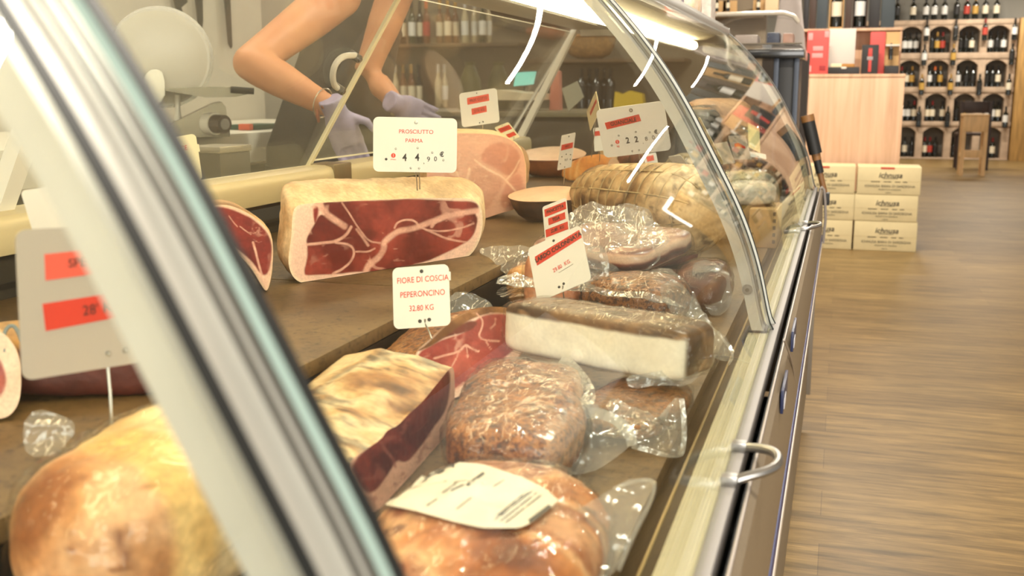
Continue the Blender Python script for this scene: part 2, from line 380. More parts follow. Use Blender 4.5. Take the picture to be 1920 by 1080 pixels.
# ledge: ribbed cream strip, aluminium holder, black groove, silver lip, panel
rib = MB(); prof = [(-.1035, .772)]
for k in range(9):
    x = -.1030 + k * .00285; prof += [(x, .7890), (x + .0012, .7896), (x + .0020, .7896), (x + .0026, .7890)]
prof += [(-.0772, .789), (-.0772, .772)]
rib.extr_y(prof, Y0, YE - .02); rib.build('ribbed_ledge', mat('ribbed_cream', (196, 190, 162), .5), ctr, ang=20)
box('glass_holder', (-.0770, Y0, .772), (-.0655, YE - .005, .7925), ALU, ctr, bev=.002)
box('black_groove', (-.0655, Y0, .745), (-.0572, YE - .01, .752), BLACK, ctr, bev=0)
box('front_lip', (-.0572, Y0, .742), (-.0545, YE, .7895), mat('silver_lip', (160, 152, 146), .42, .5), ctr, bev=.0018)
fp = MB(); fp.extr_y([(-.0560, .742), (-.0544, .7870), (-.0490, .782), (-.0440, .652), (-.0480, .640), (-.0560, .640)], Y0, YE); fp.build('front_panel', TAUPE, ctr, ang=25)
box('blue_stripe', (-.054, Y0, .618), (-.0432, YE - .03, .640), mat('navy_trim', (44, 54, 104), .4), ctr, bev=.001)
box('white_trim', (-.054, Y0, .606), (-.0415, YE - .02, .618), mat('pearl_trim', (214, 204, 192), .35, .3), ctr, bev=.002)
box('lower_panel', (-.090, Y0, .10), (-.068, YE - .02, .606), mat('lower_panel_grey', (128, 118, 104), .4, .3), ctr, bev=.002)
box('plinth', (-1.0, Y0 + .05, 0), (-.13, YE - .08, .10), mat('plinth_dark', (40, 38, 36), .6), ctr, bev=0)
cap = MB(); cap.tube([(-.060, YE, .745), (-.058, YE, .786), (-.053, YE + .002, .793), (-.046, YE + .002, .785), (-.040, YE + .002, .745), (-.036, YE + .002, .690), (-.040, YE, .61)], .0045, 8); cap.build('end_trim', mat('silver_lip', (214, 208, 200)), ctr)
box('end_panel', (-1.10, YE - .02, .10), (-.055, YE, .78), mat('lower_panel_grey', (168, 160, 146)), ctr)
box('end_panel', (-1.10, Y0, .10), (-.055, Y0 + .02, .78), mat('lower_panel_grey', (168, 160, 146)), ctr)
box('rear_panel', (-1.10, Y0, .10), (-1.085, YE, .83), STEEL, ctr)
sl = MB(); sl.extr_y([(-.1032, .7885), (-.1032, .778), (-.117, .770), (-.1375, .752), (-.1375, .748), (-.09, .748), (-.09, .7885)], Y0 + .02, YE - .02); sl.build('well_wall', mat('black_gloss_liner', (26, 23, 18), .38, .0, vary=.25, vscale=40, spec=.25), ctr, ang=15)
MB().tube([(-.1185, Y0 + .03, .7695), (-.1185, YE - .03, .7695)], .0016, 8).build('drain_strip', mat('brass_strip', (196, 172, 120), .3, .8), ctr)
box('well_floor', (-.52, Y0 + .02, .738), (-.10, YE - .02, .748), DARK, ctr, bev=0)
box('step_riser', (-.515, Y0 + .02, .748), (-.503, YE - .02, .812), mat('black_step', (36, 32, 27), .4, .2, vary=.3, vscale=25), ctr, bev=0)
box('rear_deck', (-1.05, Y0 + .02, .802), (-.515, YE - .02, .812), DARK, ctr, bev=0)
vent = box('vent_panel', (-1.060, Y0 + .02, .812), (-1.045, YE - .02, .886), mat('dark_vent', (62, 58, 52), .4, .3), ctr, bev=0)
for k in range(26):
    y = Y0 + .1 + k * .16; box('vent_slot', (-1.0455, y, .842), (-1.0435, y + .11, .850), mat('slot_black', (16, 15, 14), .5), vent, bev=0)
for y in (.55, 1.72, 2.9): box('vent_slot', (-1.0455, y, .856), (-1.0435, y + .14, .880), mat('slate_insert', (66, 68, 70), .4), vent, bev=0)
rl = MB(); rl.extr_y(chaikin([(-1.03, .886), (-1.026, .90), (-1.026, .930), (-1.034, .944), (-1.085, .946), (-1.085, .886)], 1).tolist(), Y0 + .02, YE - .02); rl.build('rear_rail', GOLD, ctr, ang=30)
for y in (2.06, .3, 3.2): box('rail_joint', (-1.0245, y, .884), (-1.09, y + .085, .9465), mat('joint_bronze', (150, 134, 104), .35, .6), ctr, bev=.004)
box('rear_worktop', (-1.085, Y0, .872), (-1.30, YE, .884), mat('worktop_steel', (150, 146, 130), .3, .55, vary=.08, vscale=8), ctr, bev=.003)
box('rear_body', (-1.28, Y0, .10), (-1.11, YE, .870), STEEL, ctr, bev=.002)
# sliding rear doors, leaning towards the customer
DP0 = Vector((-1.1, 0, .938)); DUP = Vector((.215, 0, .342)).normalized(); DN = Vector((DUP.z, 0, -DUP.x))
PLEXI = glass('scratched_plexiglass', (.94, .935, .90), haze=.05)
PEDGE = mat('plexi_edge_cream', (240, 230, 196), .3)
def door(y0, y1, off):
    m = MB(); a = DP0 + DN * off; ln = .405
    q = [Vector((a.x, y0, a.z + .012)), Vector((a.x, y1, a.z + .012)), Vector((a.x, y1, a.z + .012)) + DUP * ln, Vector((a.x, y0, a.z + .012)) + DUP * ln]
    m.prism(q, DN * .006); V = m.V; F = m.F
    o = meshobj('sliding_door', V, F, [PLEXI, PEDGE], ctr, fm=[0, 0, 1, 1, 1, 1], smooth=False); return o
d1 = door(Y0 + .05, 2.062, .012); d2 = door(2.10, YE - .02, -.004)
a1 = DP0 + DN * .012 + Vector((0, 0, .012))
MB().prism([a1 + Vector((0, 2.055, 0)), a1 + Vector((0, 2.068, 0)), a1 + Vector((0, 2.068, 0)) + DUP * .405, a1 + Vector((0, 2.055, 0)) + DUP * .405], DN * .0075).build('edge_strip', PEDGE, d1)
a2 = DP0 - DN * .004 + Vector((0, 0, .012))
MB().prism([a2 + Vector((0, 2.098, 0)), a2 + Vector((0, 2.103, 0)), a2 + Vector((0, 2.103, 0)) + DUP * .405, a2 + Vector((0, 2.098, 0)) + DUP * .405], DN * .0075).build('edge_strip', mat('bright_edge', (246, 244, 236), .2), d2)
MB().prism([a2 + Vector((0, YE - .03, 0)), a2 + Vector((0, YE - .018, 0)), a2 + Vector((0, YE - .018, 0)) + DUP * .405, a2 + Vector((0, YE - .03, 0)) + DUP * .405], DN * .0075).build('edge_strip', mat('bright_edge', (246, 244, 236), .2), d2)
def dpt(px, py, off=.02): return on_plane(px, py, DP0 + DN * off, DN)
hpts = chaikin([tuple(dpt(*p)) for p in [(666, 104), (645, 104), (629, 118), (623, 140), (626, 160), (634, 166)]], 2, False)
hd = MB(); hd.tube(hpts, .0062, 10); hd.build('handle', mat('white_plastic', (222, 216, 204), .35), d1)
for p in [(666, 106), (635, 166)]:
    c = dpt(*p); MB().cyl(c - DN * .012, c + DN * .012, .0085, 16).cyl(c + DN * .012, c + DN * .015, .005, 12).build('screw', CHROME, d1)
for yl in (P(25, 65, x=-1.0).y, YE - .05):
    q = [Vector((-.862, yl, 1.30)), Vector((-.882, yl, 1.30)), Vector((-1.075, yl, .94)), Vector((-1.05, yl, .94))]
    MB().prism(q, (0, .03, 0)).build('added_rear_leg', mat('white_enamel', (240, 236, 224), .3), ctr)  # legs added; the near white one stands in for a tube's glare
# top shelf, rail, lamp
box('top_shelf', (-.86, Y0, 1.298), (-.385, YE, 1.312), mat('shelf_steel', (190, 186, 176), .35, .5), ctr, bev=.003)
box('top_rail', (-.392, Y0, 1.272), (-.366, YE + .02, 1.300), mat('rail_grey', (176, 172, 164), .34, .6), ctr, bev=.008)
lampb = MB(); lampb.extr_y([(-.53, 1.297), (-.395, 1.297), (-.40, 1.270), (-.43, 1.258), (-.49, 1.258), (-.52, 1.270)], Y0 + .1, YE - .1); lb = lampb.build('lamp_housing', CREAM, ctr, ang=25)
tb = MB(); tb.tube([(-.46, Y0 + .15 + k * (YE - Y0 - .3) / 16, 1.240) for k in range(17)], .013, 12); tb.build('tube_lamp', mat('lit_tube', (255, 236, 196), .5, emit=19.), lb)
# pane handles, badges, panel wire
def pane_handle(y0, y1, pane):
    ym = (y0 + y1) / 2; h = (y1 - y0) / 2
    pts = [(-.071, y0, .793), (-.060, y0 + .004, .797), (-.040, y0 + h * .42, .800), (-.034, ym, .800), (-.040, y1 - h * .42, .800), (-.060, y1 - .004, .797), (-.071, y1, .793)]
    m = MB(); m.tube(chaikin(pts, 2, False), .0042, 10)
    for y in (y0, y1): m.box((-.078, y - .007, .790), (-.064, y + .007, .800), 0, .003)
    m.build('handle', CHROME, pane)
pane_handle(.823, .908, panes['middle']); pane_handle(2.46, 2.58, panes['far'])
NAVY = mat('navy_badge', (34, 42, 74), .35)
for px, py in ((1487, 628), (1469, 735)):
    c = P(px, py, x=-.0465); b_ = box('badge', (-.0475, c.y - .045, c.z - .012), (-.0440, c.y + .045, c.z + .014), NAVY, ctr, bev=.0008)
    box('badge_stripe', (-.0442, c.y - .036, c.z - .009), (-.0434, c.y - .004, c.z + .002), mat('badge_white', (220, 220, 226), .3), b_, bev=0)
w = [tuple(P(px, py, x=-.0462)) for px, py in ((1470, 637), (1480, 662), (1487, 690), (1491, 722), (1492, 745))]
MB().tube(chaikin(w, 2, False), .0014, 6).build('panel_seam', mat('silver_lip', (214, 208, 200)), ctr)
# stone-effect trays
def stone(name, a, b, c):
    m, nt, out = nodes(name); bs = N(nt, 'BsdfPrincipled'); nt.links.new(bs.outputs[0], out.inputs[0]); tc = N(nt, 'TexCoord')
    n1 = N(nt, 'TexNoise'); n1.inputs['Scale'].default_value = 7; n1.inputs['Detail'].default_value = 8; n1.inputs['Roughness'].default_value = .7
    n2 = N(nt, 'TexNoise'); n2.inputs['Scale'].default_value = 120; n2.inputs['Detail'].default_value = 5; n2.inputs['Roughness'].default_value = .7
    for q in (n1, n2): nt.links.new(tc.outputs['Object'], q.inputs['Vector'])
    r = N(nt, 'ValToRGB'); r.color_ramp.elements[0].position = .36; r.color_ramp.elements[1].position = .64
    r.color_ramp.elements[0].color = L4(b); r.color_ramp.elements[1].color = L4(a); nt.links.new(n1.outputs[0], r.inputs[0])
    mx = N(nt, 'MixRGB'); mr = N(nt, 'MapRange'); mr.inputs['From Min'].default_value = .52; mr.inputs['From Max'].default_value = .66; mr.inputs['To Max'].default_value = .75
    nt.links.new(n2.outputs[0], mr.inputs['Value']); nt.links.new(mr.outputs[0], mx.inputs[0]); nt.links.new(r.outputs[0], mx.inputs[1]); mx.inputs[2].default_value = L4(c)
    nt.links.new(mx.outputs[0], bs.inputs['Base Color']); bs.inputs['Roughness'].default_value = .46; bs.inputs['Specular IOR Level'].default_value = .4; return m
STONE = stone('brown_stone', (122, 97, 62), (88, 67, 40), (46, 33, 20))
for k, (a, b) in enumerate(((-.70, .19), (.195, 1.36), (1.365, 2.47), (2.475, 3.55))):
    o = box('stone_tray', (-.500, a, .749), (-.139, b, .765), STONE, bev=.0015)
    tag(o, ['near', 'brown stone-effect tray under the vacuum-packed hams along the front glass', 'brown stone-effect tray under the netted roll and its packs', 'brown stone-effect tray under the tan carton in the far case'][k] if k else 'brown stone-effect tray at the near end of the counter front', 'tray', 'front display trays')
    o = box('stone_slab', (-1.042, a, .813), (-.503, b, .830), STONE, bev=.0015)
    tag(o, ['brown stone-effect slab at the near end of the raised rear deck', 'brown stone-effect slab under the large cut prosciutto', 'brown stone-effect slab under the pink cooked hams', 'brown stone-effect slab under the far wrapped meats'][k], 'display slab', 'rear display slabs')
# ================================================================== MEATS
CUTM = vmat('cured_cut_surface', .36, coat=.15, bump=.12, bscale=140, grain=.10, gscale=320)
RINDM = vmat('cured_rind', .58, bump=.45, bscale=70, grain=.16, gscale=160)
SPICEM = vmat('spiced_crust', .45, coat=.3, bump=.9, bscale=130, grain=.3, gscale=220, specks=[(20, 10, 5), (62, 30, 11), (116, 64, 23), (176, 112, 50), (100, 48, 18), (46, 21, 9)], sscale=95, smix=.72)
COOKM = vmat('cooked_ham_surface', .42, coat=.1, bump=.1, bscale=120, grain=.06, gscale=260)
FILM = film('vacuum_film', .008, .05, .8, 44, gain=.62); SEAL = film('film_seal', .34, .2, .4, 60); LOOSE = film('loose_film', .26, .10, .9, 30, gain=1.8)
def px_plane(px, p0, n):
    return np.array([tuple(on_plane(x, y, p0, n)) for x, y in px])
def cut_meat(root, outline, p0, n, axis, depth, face, skin, rings=((.0, 1.0, 0), (.04, 1.02, 0), (.2, 1.05, 0), (.5, 1.04, 0), (.8, .9, 0), (.95, .7, 0), (1., .4, 0)), nn=220, m=46, zmin=None, fmat=None, smat=None, rough=.004, face_name='cut_face', skin_name='rind', smooth=2, bulge=0.):
    """a piece of meat: its cut face traced on the plane (p0, n), its body carried back along axis"""
    n = Vector(n).normalized(); p0 = Vector(p0); axis = np.array(Vector(axis).normalized())
    o2 = resample(chaikin(outline, smooth), nn); c2 = o2.mean(0)
    fr = np.linspace(1, 0, m + 1)[:-1] ** .85
    P2 = np.vstack([c2 + (o2 - c2) * f for f in fr] + [c2[None]])
    W = px_plane(P2, p0, n)
    dr = np.repeat(1 - fr, nn); dr = np.append(dr, 1)
    W = W + np.array(n)[None] * (bulge * sst(0, .5, dr) + .0012 * (fbm(W, 60, 3) - .5) * sst(0, .1, dr))[:, None]
    F = []
    for j in range(m - 1):
        for i in range(nn): F.append((j * nn + i, j * nn + (i + 1) % nn, (j + 1) * nn + (i + 1) % nn, (j + 1) * nn + i))
    F += [((m - 1) * nn + i, (m - 1) * nn + (i + 1) % nn, m * nn) for i in range(nn)]
    cols = face(P2, W, dist_poly(P2, o2))
    # body
    R0 = W[:nn]; C = R0.mean(0); V = [R0]; T = [np.zeros(nn)]
    for (t, s, dz) in rings[1:]:
        q = C + (R0 - C) * s + axis * depth * t + np.array([0, 0, dz]); V.append(q); T.append(np.full(nn, t))
    # refine rings
    VV = [V[0]]; TT = [T[0]]
    for a in range(len(V) - 1):
        k = max(2, int(abs(rings[a + 1][0] - rings[a][0]) * 22))
        for b in range(1, k + 1): VV.append(V[a] + (V[a + 1] - V[a]) * b / k); TT.append(T[a] + (T[a + 1] - T[a]) * b / k)
    B = np.vstack(VV + [(VV[-1].mean(0))[None]]); T = np.append(np.concatenate(TT), TT[-1][0])
    d = (fbm(B, 26, 4, 3) - .5) * 2 * rough; cc = C + axis * depth * T[:, None]
    u = B - cc; u /= np.maximum(np.sqrt((u ** 2).sum(1)), 1e-6)[:, None]; B = B + u * (d * sst(0, .06, T))[:, None]
    if zmin is not None: B[:, 2] = np.maximum(B[:, 2], zmin + .0006)
    k = len(VV); G = []
    for j in range(k - 1):
        for i in range(nn): G.append((j * nn + i, j * nn + (i + 1) % nn, (j + 1) * nn + (i + 1) % nn, (j + 1) * nn + i))
    G += [((k - 1) * nn + i, (k - 1) * nn + (i + 1) % nn, k * nn) for i in range(nn)]
    if zmin is not None: W[:, 2] = np.maximum(W[:, 2], zmin + .0006)
    ob = meshobj(skin_name, B, G, smat or RINDM, root, skin(B, T))
    fo = meshobj(face_name, W, F, fmat or CUTM, root, cols)
    return fo, ob
def face_spec(fat, muscles, veins, soft=3., wob=6., nsc=.02, mottle=.25, rim=None, rimw=0, vein_col=None):
    """colours of a cut face: fat ground, muscle patches, veins of fat between (all traced in photo pixels)"""
    def f(P2, W, d):
        q = np.c_[P2, np.zeros(len(P2))]
        w = np.c_[fbm(q, nsc, 3, 5) - .5, fbm(q, nsc, 3, 9) - .5] * wob; p = P2 + w
        base = np.tile(lin(fat), (len(p), 1)); base *= (1 + .10 * (fbm(q, .05, 3, 21) - .5))[:, None]
        if rim is not None: base = mixc(np.tile(lin(rim), (len(p), 1)), base, sst(0, rimw, d))
        for poly, c1, c2 in muscles:
            pc = chaikin(poly, 2); sd = dist_poly(p, pc) * np.where(inside(p, pc), 1, -1)
            nz = fbm(q, .022, 4, 31); mc = mixc(np.tile(lin(c1), (len(p), 1)), np.tile(lin(c2), (len(p), 1)), sst(.3, .7, nz))
            mc = mc * (1 - mottle * (fbm(q, .11, 3, 41) - .5))[:, None]
            base = mixc(base, mc, sst(-soft, soft, sd))
        for pl, wd, a in veins:
            dd = dist_poly(p, chaikin(pl, 2, False), False)
            base = mixc(base, np.tile(lin(vein_col or (226, 172, 150)), (len(p), 1)), a * (1 - sst(wd * .35, wd * 1.25, dd)) * (.55 + .6 * fbm(q, .09, 2, 77)))
        # fine marbling
        mar = sst(.80, .90, ridge(q, .035, 2, 61)) * sst(.50, .66, fbm(q, .02, 2, 63))
        base = base * (1 - .22 * (fbm(np.c_[P2[:, 0] * .30, P2[:, 1] * .9, P2[:, 0] * 0], .35, 3, 81) - .5))[:, None]
        fl = sst(.70, .80, fbm(np.c_[P2[:, 0] * .5 + P2[:, 1] * .25, P2[:, 1] * 1.1, P2[:, 0] * 0], .16, 3, 91)) * sst(.45, .6, fbm(q, .015, 2, 93))
        return mixc(base, np.tile(lin(vein_col or (226, 172, 150)), (len(p), 1)), np.clip(.5 * mar + .42 * fl, 0, .7) * sst(2, 8, d))
    return f
def skin_spec(cols, sc=12., seed=0, spots=None, spot_lo=.62, stretch=(1, 1, 1), lo=.28, hi=.72):
    def f(B, T):
        p = B * np.array(stretch); c = palette(fbm(p, sc, 5, seed), cols, lo, hi)
        c *= (1 + .22 * (fbm(p, sc * 6, 3, seed + 9) - .5))[:, None]
        if spots is not None: c = mixc(c, np.tile(lin(spots), (len(B), 1)), .8 * sst(spot_lo, spot_lo + .1, fbm(p, sc * 3.1, 4, seed + 17)))
        return c
    return f
RIND_PALE = skin_spec([(146, 106, 66), (196, 154, 106), (224, 188, 142), (236, 208, 166), (214, 180, 138), (190, 160, 124)], 13, 2)
_rm = skin_spec([(92, 58, 30), (150, 104, 60), (190, 150, 100), (212, 188, 146), (134, 122, 100), (182, 142, 92), (206, 180, 136)], 17, 5, (78, 62, 44), .62)
_kn = P(634, 735, z=.86)
def RIND_MOLD(B, T):
    c = _rm(B, T); d = np.sqrt(((B - np.array(_kn)) ** 2).sum(1)); c = mixc(c, np.tile(lin((150, 92, 52)), (len(B), 1)), .85 * (1 - sst(.012, .020, d + .006 * (fbm(B, 60, 2, 3) - .5))))
    return mixc(c, np.tile(lin((82, 52, 28)), (len(B), 1)), .6 * sst(.80, .92, ridge(B * np.array([.5, 1, 1]), 46, 2, 13)))
_rp = RIND_PALE
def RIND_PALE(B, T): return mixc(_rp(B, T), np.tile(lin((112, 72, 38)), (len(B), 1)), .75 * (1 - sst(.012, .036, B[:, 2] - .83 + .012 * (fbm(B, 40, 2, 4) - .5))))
RIND_DARK = skin_spec([(52, 34, 24), (92, 62, 42), (140, 104, 70), (70, 50, 36)], 26, 8)
PEPPER = skin_spec([(34, 18, 9), (84, 42, 18), (140, 74, 32), (190, 120, 62), (96, 38, 18)], 46, 11, (230, 170, 108), .67)
BROWN = skin_spec([(48, 34, 24), (98, 70, 46), (140, 104, 70), (84, 58, 40)], 22, 14, (168, 130, 92), .64)
DKRED, RED, PINKRED = (104, 37, 30), (150, 58, 48), (190, 92, 76)
def squeeze(n, e):
    """points of a rounded cuboid of exponent e on a subdivided cube"""
    bm = bmesh.new(); bmesh.ops.create_cube(bm, size=2); bmesh.ops.subdivide_edges(bm, edges=bm.edges[:], cuts=n, use_grid_fill=True)
    bm.verts.ensure_lookup_table(); V = np.array([v.co[:] for v in bm.verts]); F = [[v.index for v in f.verts] for f in bm.faces]; bm.free()
    V = np.sign(V) * np.tan(abs(V) * .72) / math.tan(.72)
    return V / ((abs(V) ** e).sum(1) ** (1 / e))[:, None], F
def xf(c, dims, yaw=0, pitch=0, roll=0):
    return Matrix.Translation(c) @ Matrix.Rotation(yaw, 4, 'Z') @ Matrix.Rotation(pitch, 4, 'Y') @ Matrix.Rotation(roll, 4, 'X') @ Matrix.Diagonal((*[d / 2 for d in dims], 1))
def pillow(name, root, M, col, e=5, n=22, rough=.006, rsc=20, m=None, seed=0, zmin=None, shape=None, grow=1., crinkle=0.):
    q, F = squeeze(n, e); q0 = q.copy()
    if shape: q = shape(q)
    A = np.array(M); V = (q * grow) @ A[:3, :3].T + A[:3, 3]; c = A[:3, 3]
    u = V - c; u /= np.sqrt((u ** 2).sum(1))[:, None]
    V = V + u * ((fbm(V, rsc, 4, seed) - .5) * 2 * rough)[:, None]
    if crinkle: V = V + u * ((ridge(V, 26, 3, seed + 5) - .62) * crinkle)[:, None]
    if zmin is not None: V[:, 2] = np.maximum(V[:, 2], zmin)
    o = meshobj(name, V, F, m, root, col(q0, V) if col else None); return o, V, F
def bvh(V, F): return BVHTree.FromPolygons([Vector(v) for v in V], [tuple(f) for f in F])
def sheet(name, root, outline, plane, m, amp=.006, sc=24, nn=64, mm=14, seed=0, bend=None, smooth=1):
    """thin wrinkled piece of plastic: outline in photo pixels; plane = function px -> point, or (p0, n)"""
    o2 = resample(chaikin(outline, smooth) if smooth else outline, nn); c2 = o2.mean(0); fr = np.linspace(1, 0, mm + 1)[:-1]
    P2 = np.vstack([c2 + (o2 - c2) * f for f in fr] + [c2[None]])
    if callable(plane): W = np.array([tuple(plane(x, y)) for x, y in P2]); nrm = np.array(ray(*c2)); nrm = -nrm / np.linalg.norm(nrm)
    else: W = px_plane(P2, Vector(plane[0]), Vector(plane[1]).normalized()); nrm = np.array(Vector(plane[1]).normalized())
    W = W + nrm[None] * ((ridge(W, sc, 3, seed) - .6) * 2 * amp)[:, None]
    W[:, 2] = np.maximum(W[:, 2], .7665 + .004 * fbm(W, 60, 2, seed)) if W[:, 2].mean() > .70 else W[:, 2]
    F = []
    for j in range(mm - 1):
        for i in range(nn): F.append((j * nn + i, j * nn + (i + 1) % nn, (j + 1) * nn + (i + 1) % nn, (j + 1) * nn + i))
    F += [((mm - 1) * nn + i, (mm - 1) * nn + (i + 1) % nn, mm * nn) for i in range(nn)]
    return meshobj(name, W, F, m, root)
def decal(name, root, outline, tree, m, off=.0012, nn=60, mm=12, cols=None):
    o2 = resample(outline, nn); c2 = o2.mean(0); fr = np.linspace(1, 0, mm + 1)[:-1]
    P2 = np.vstack([c2 + (o2 - c2) * f for f in fr] + [c2[None]]); W = []
    for x, y in P2:
        d = ray(x, y).normalized(); h = tree.ray_cast(CAM, d)
        W.append(tuple((h[0] - d * off) if h[0] is not None else tree.find_nearest(CAM + d * .8)[0] - d * off))
    F = []
    for j in range(mm - 1):
        for i in range(nn): F.append((j * nn + i, j * nn + (i + 1) % nn, (j + 1) * nn + (i + 1) % nn, (j + 1) * nn + i))
    F += [((mm - 1) * nn + i, (mm - 1) * nn + (i + 1) % nn, mm * nn) for i in range(nn)]
    return meshobj(name, W, F, m, root, cols(P2) if cols else None)
ZR, ZF = .830, .765
# ---- prosciutto, large cut half on the rear slab
r = empty('prosciutto', 'large cut prosciutto half with deep red face and white fat rim on the rear slab', 'cured ham', P(720, 505, z=ZR), group='prosciutti on the rear slab')
B0 = P(560, 531, z=ZR); nR = Vector((.90, -.435, .04))
out = [(548, 400), (556, 384), (585, 381), (650, 377), (720, 374), (785, 371), (850, 371), (885, 372), (900, 385), (905, 400), (905, 430), (897, 458), (880, 482), (850, 492), (800, 503), (740, 518), (680, 530), (620, 535), (570, 533), (550, 522), (541, 500), (541, 480), (547, 440)]
mus = [([(592, 382), (640, 377), (720, 376), (790, 371), (850, 378), (890, 378), (899, 390), (890, 402), (897, 412), (888, 440), (874, 455), (850, 468), (800, 490), (735, 506), (700, 511), (686, 509), (640, 514), (600, 517), (575, 518), (570, 512), (576, 486), (577, 460), (574, 446), (590, 420), (600, 402), (612, 405)], DKRED, (152, 62, 50)),
       ([(587, 388), (597, 386), (598, 402), (591, 422), (588, 410)], (140, 52, 44), RED)]
vn = [([(600, 383), (608, 398), (626, 412), (645, 424)], 7, 1), ([(590, 388), (598, 378)], 5, .9), ([(577, 458), (605, 456), (630, 453), (648, 442), (658, 425)], 3.2, 1), ([(630, 455), (655, 458), (666, 470), (660, 490), (645, 505), (625, 514)], 2.6, .9), ([(640, 380), (655, 402), (672, 428), (690, 452), (712, 456)], 2, .7),
      ([(686, 509), (692, 495), (712, 480), (720, 465), (718, 455), (735, 442), (748, 434), (770, 430), (785, 425), (800, 418), (830, 408), (860, 402), (893, 396)], 6.5, 1), ([(740, 428), (745, 418), (760, 412), (778, 413), (785, 424)], 2.4, .9), ([(790, 426), (815, 436), (840, 448), (872, 454)], 2.4, .9), ([(800, 430), (830, 434), (860, 430), (888, 420)], 2, .8), ([(810, 424), (816, 415), (835, 410)], 4, .9), ([(668, 472), (690, 472), (702, 466)], 2.2, .8), ([(690, 460), (680, 445), (668, 430)], 3, .6)]
fs = face_spec((238, 196, 174), mus, vn, 2.2, 5, rim=(240, 214, 184), rimw=9)
cut_meat(r, out, B0, nR, (-.50, .86, .0), .150, fs, RIND_PALE, rings=((0, 1, 0), (.03, 1.015, .001), (.15, 1.06, .008), (.35, 1.10, .018), (.6, 1.08, .022), (.82, .92, .012), (.95, .68, 0), (1, .35, 0)), nn=560, m=110, zmin=ZR, rough=.005)
# ---- second prosciutto, seen behind the near arch
r = empty('prosciutto', 'dark red cut prosciutto standing on the rear slab beside the larger half', 'cured ham', P(470, 560, z=ZR), group='prosciutti on the rear slab')
out = [(352, 420), (372, 392), (405, 383), (435, 385), (470, 402), (500, 425), (512, 452), (512, 490), (507, 530), (500, 548), (492, 538), (470, 500), (440, 470), (400, 445), (365, 435)]
fs = face_spec((230, 186, 160), [([(366, 410), (385, 392), (420, 387), (465, 403), (496, 428), (509, 455), (509, 488), (502, 514), (490, 516), (474, 492), (440, 462), (400, 438), (370, 428)], (100, 34, 30), (134, 48, 40))], [([(474, 455), (482, 485), (490, 512)], 2.5, 1), ([(450, 425), (470, 440)], 1.5, .7), ([(430, 405), (445, 425)], 1.5, .6)], 2.2, 4, rim=(224, 190, 158), rimw=5)
cut_meat(r, out, P(500, 548, z=ZR), Vector((.86, -.5, .1)), (-.62, .78, 0), .12, fs, RIND_PALE, nn=240, m=40, zmin=ZR)
# ---- cooked ham, tall cut block
r = empty('cooked_ham', 'tall pink cooked ham with a marbled cut face standing on the rear slab', 'cooked ham', P(900, 408, z=ZR))
out = [(800, 330), (802, 300), (808, 276), (822, 258), (850, 250), (890, 250), (930, 252), (960, 262), (980, 282), (986, 310), (986, 345), (985, 378), (965, 392), (930, 402), (903, 412), (870, 414), (800, 410)]
fs = face_spec((222, 168, 140), [([(803, 330), (806, 296), (830, 290), (850, 296), (862, 330), (860, 372), (858, 412), (803, 408)], (198, 140, 112), (212, 156, 128)),
    ([(898, 300), (912, 276), (935, 266), (958, 270), (974, 286), (976, 310), (962, 330), (948, 328), (920, 312)], (194, 130, 104), (206, 142, 116)), ([(880, 330), (890, 308), (920, 322), (945, 336), (930, 370), (905, 404), (884, 400)], (204, 146, 118), (214, 160, 132)), ([(950, 340), (972, 320), (982, 340), (982, 374), (940, 396), (938, 366)], (206, 142, 118), (218, 160, 132))],
    [([(880, 318), (874, 345), (872, 380), (872, 410)], 2.6, 1), ([(890, 300), (912, 318), (940, 330), (955, 345), (968, 360)], 2.4, 1), ([(950, 335), (965, 318), (974, 300)], 2, .8), ([(855, 322), (866, 345), (870, 375)], 2, .8), ([(862, 290), (858, 300)], 2, .5)], 3, 5, nsc=.03, mottle=.10, vein_col=(240, 204, 172))
cut_meat(r, out, P(903, 412, z=ZR), Vector((.62, -.78, .06)), (-.5, .86, 0), .17, fs, skin_spec([(226, 170, 112), (246, 206, 148), (252, 224, 176)], 10, 20), rings=((0, 1, 0), (.04, 1.02, 0), (.3, 1.04, .004), (.7, 1.0, .006), (.92, .82, 0), (1, .5, 0)), nn=240, m=44, zmin=ZR, fmat=COOKM, bulge=.004)
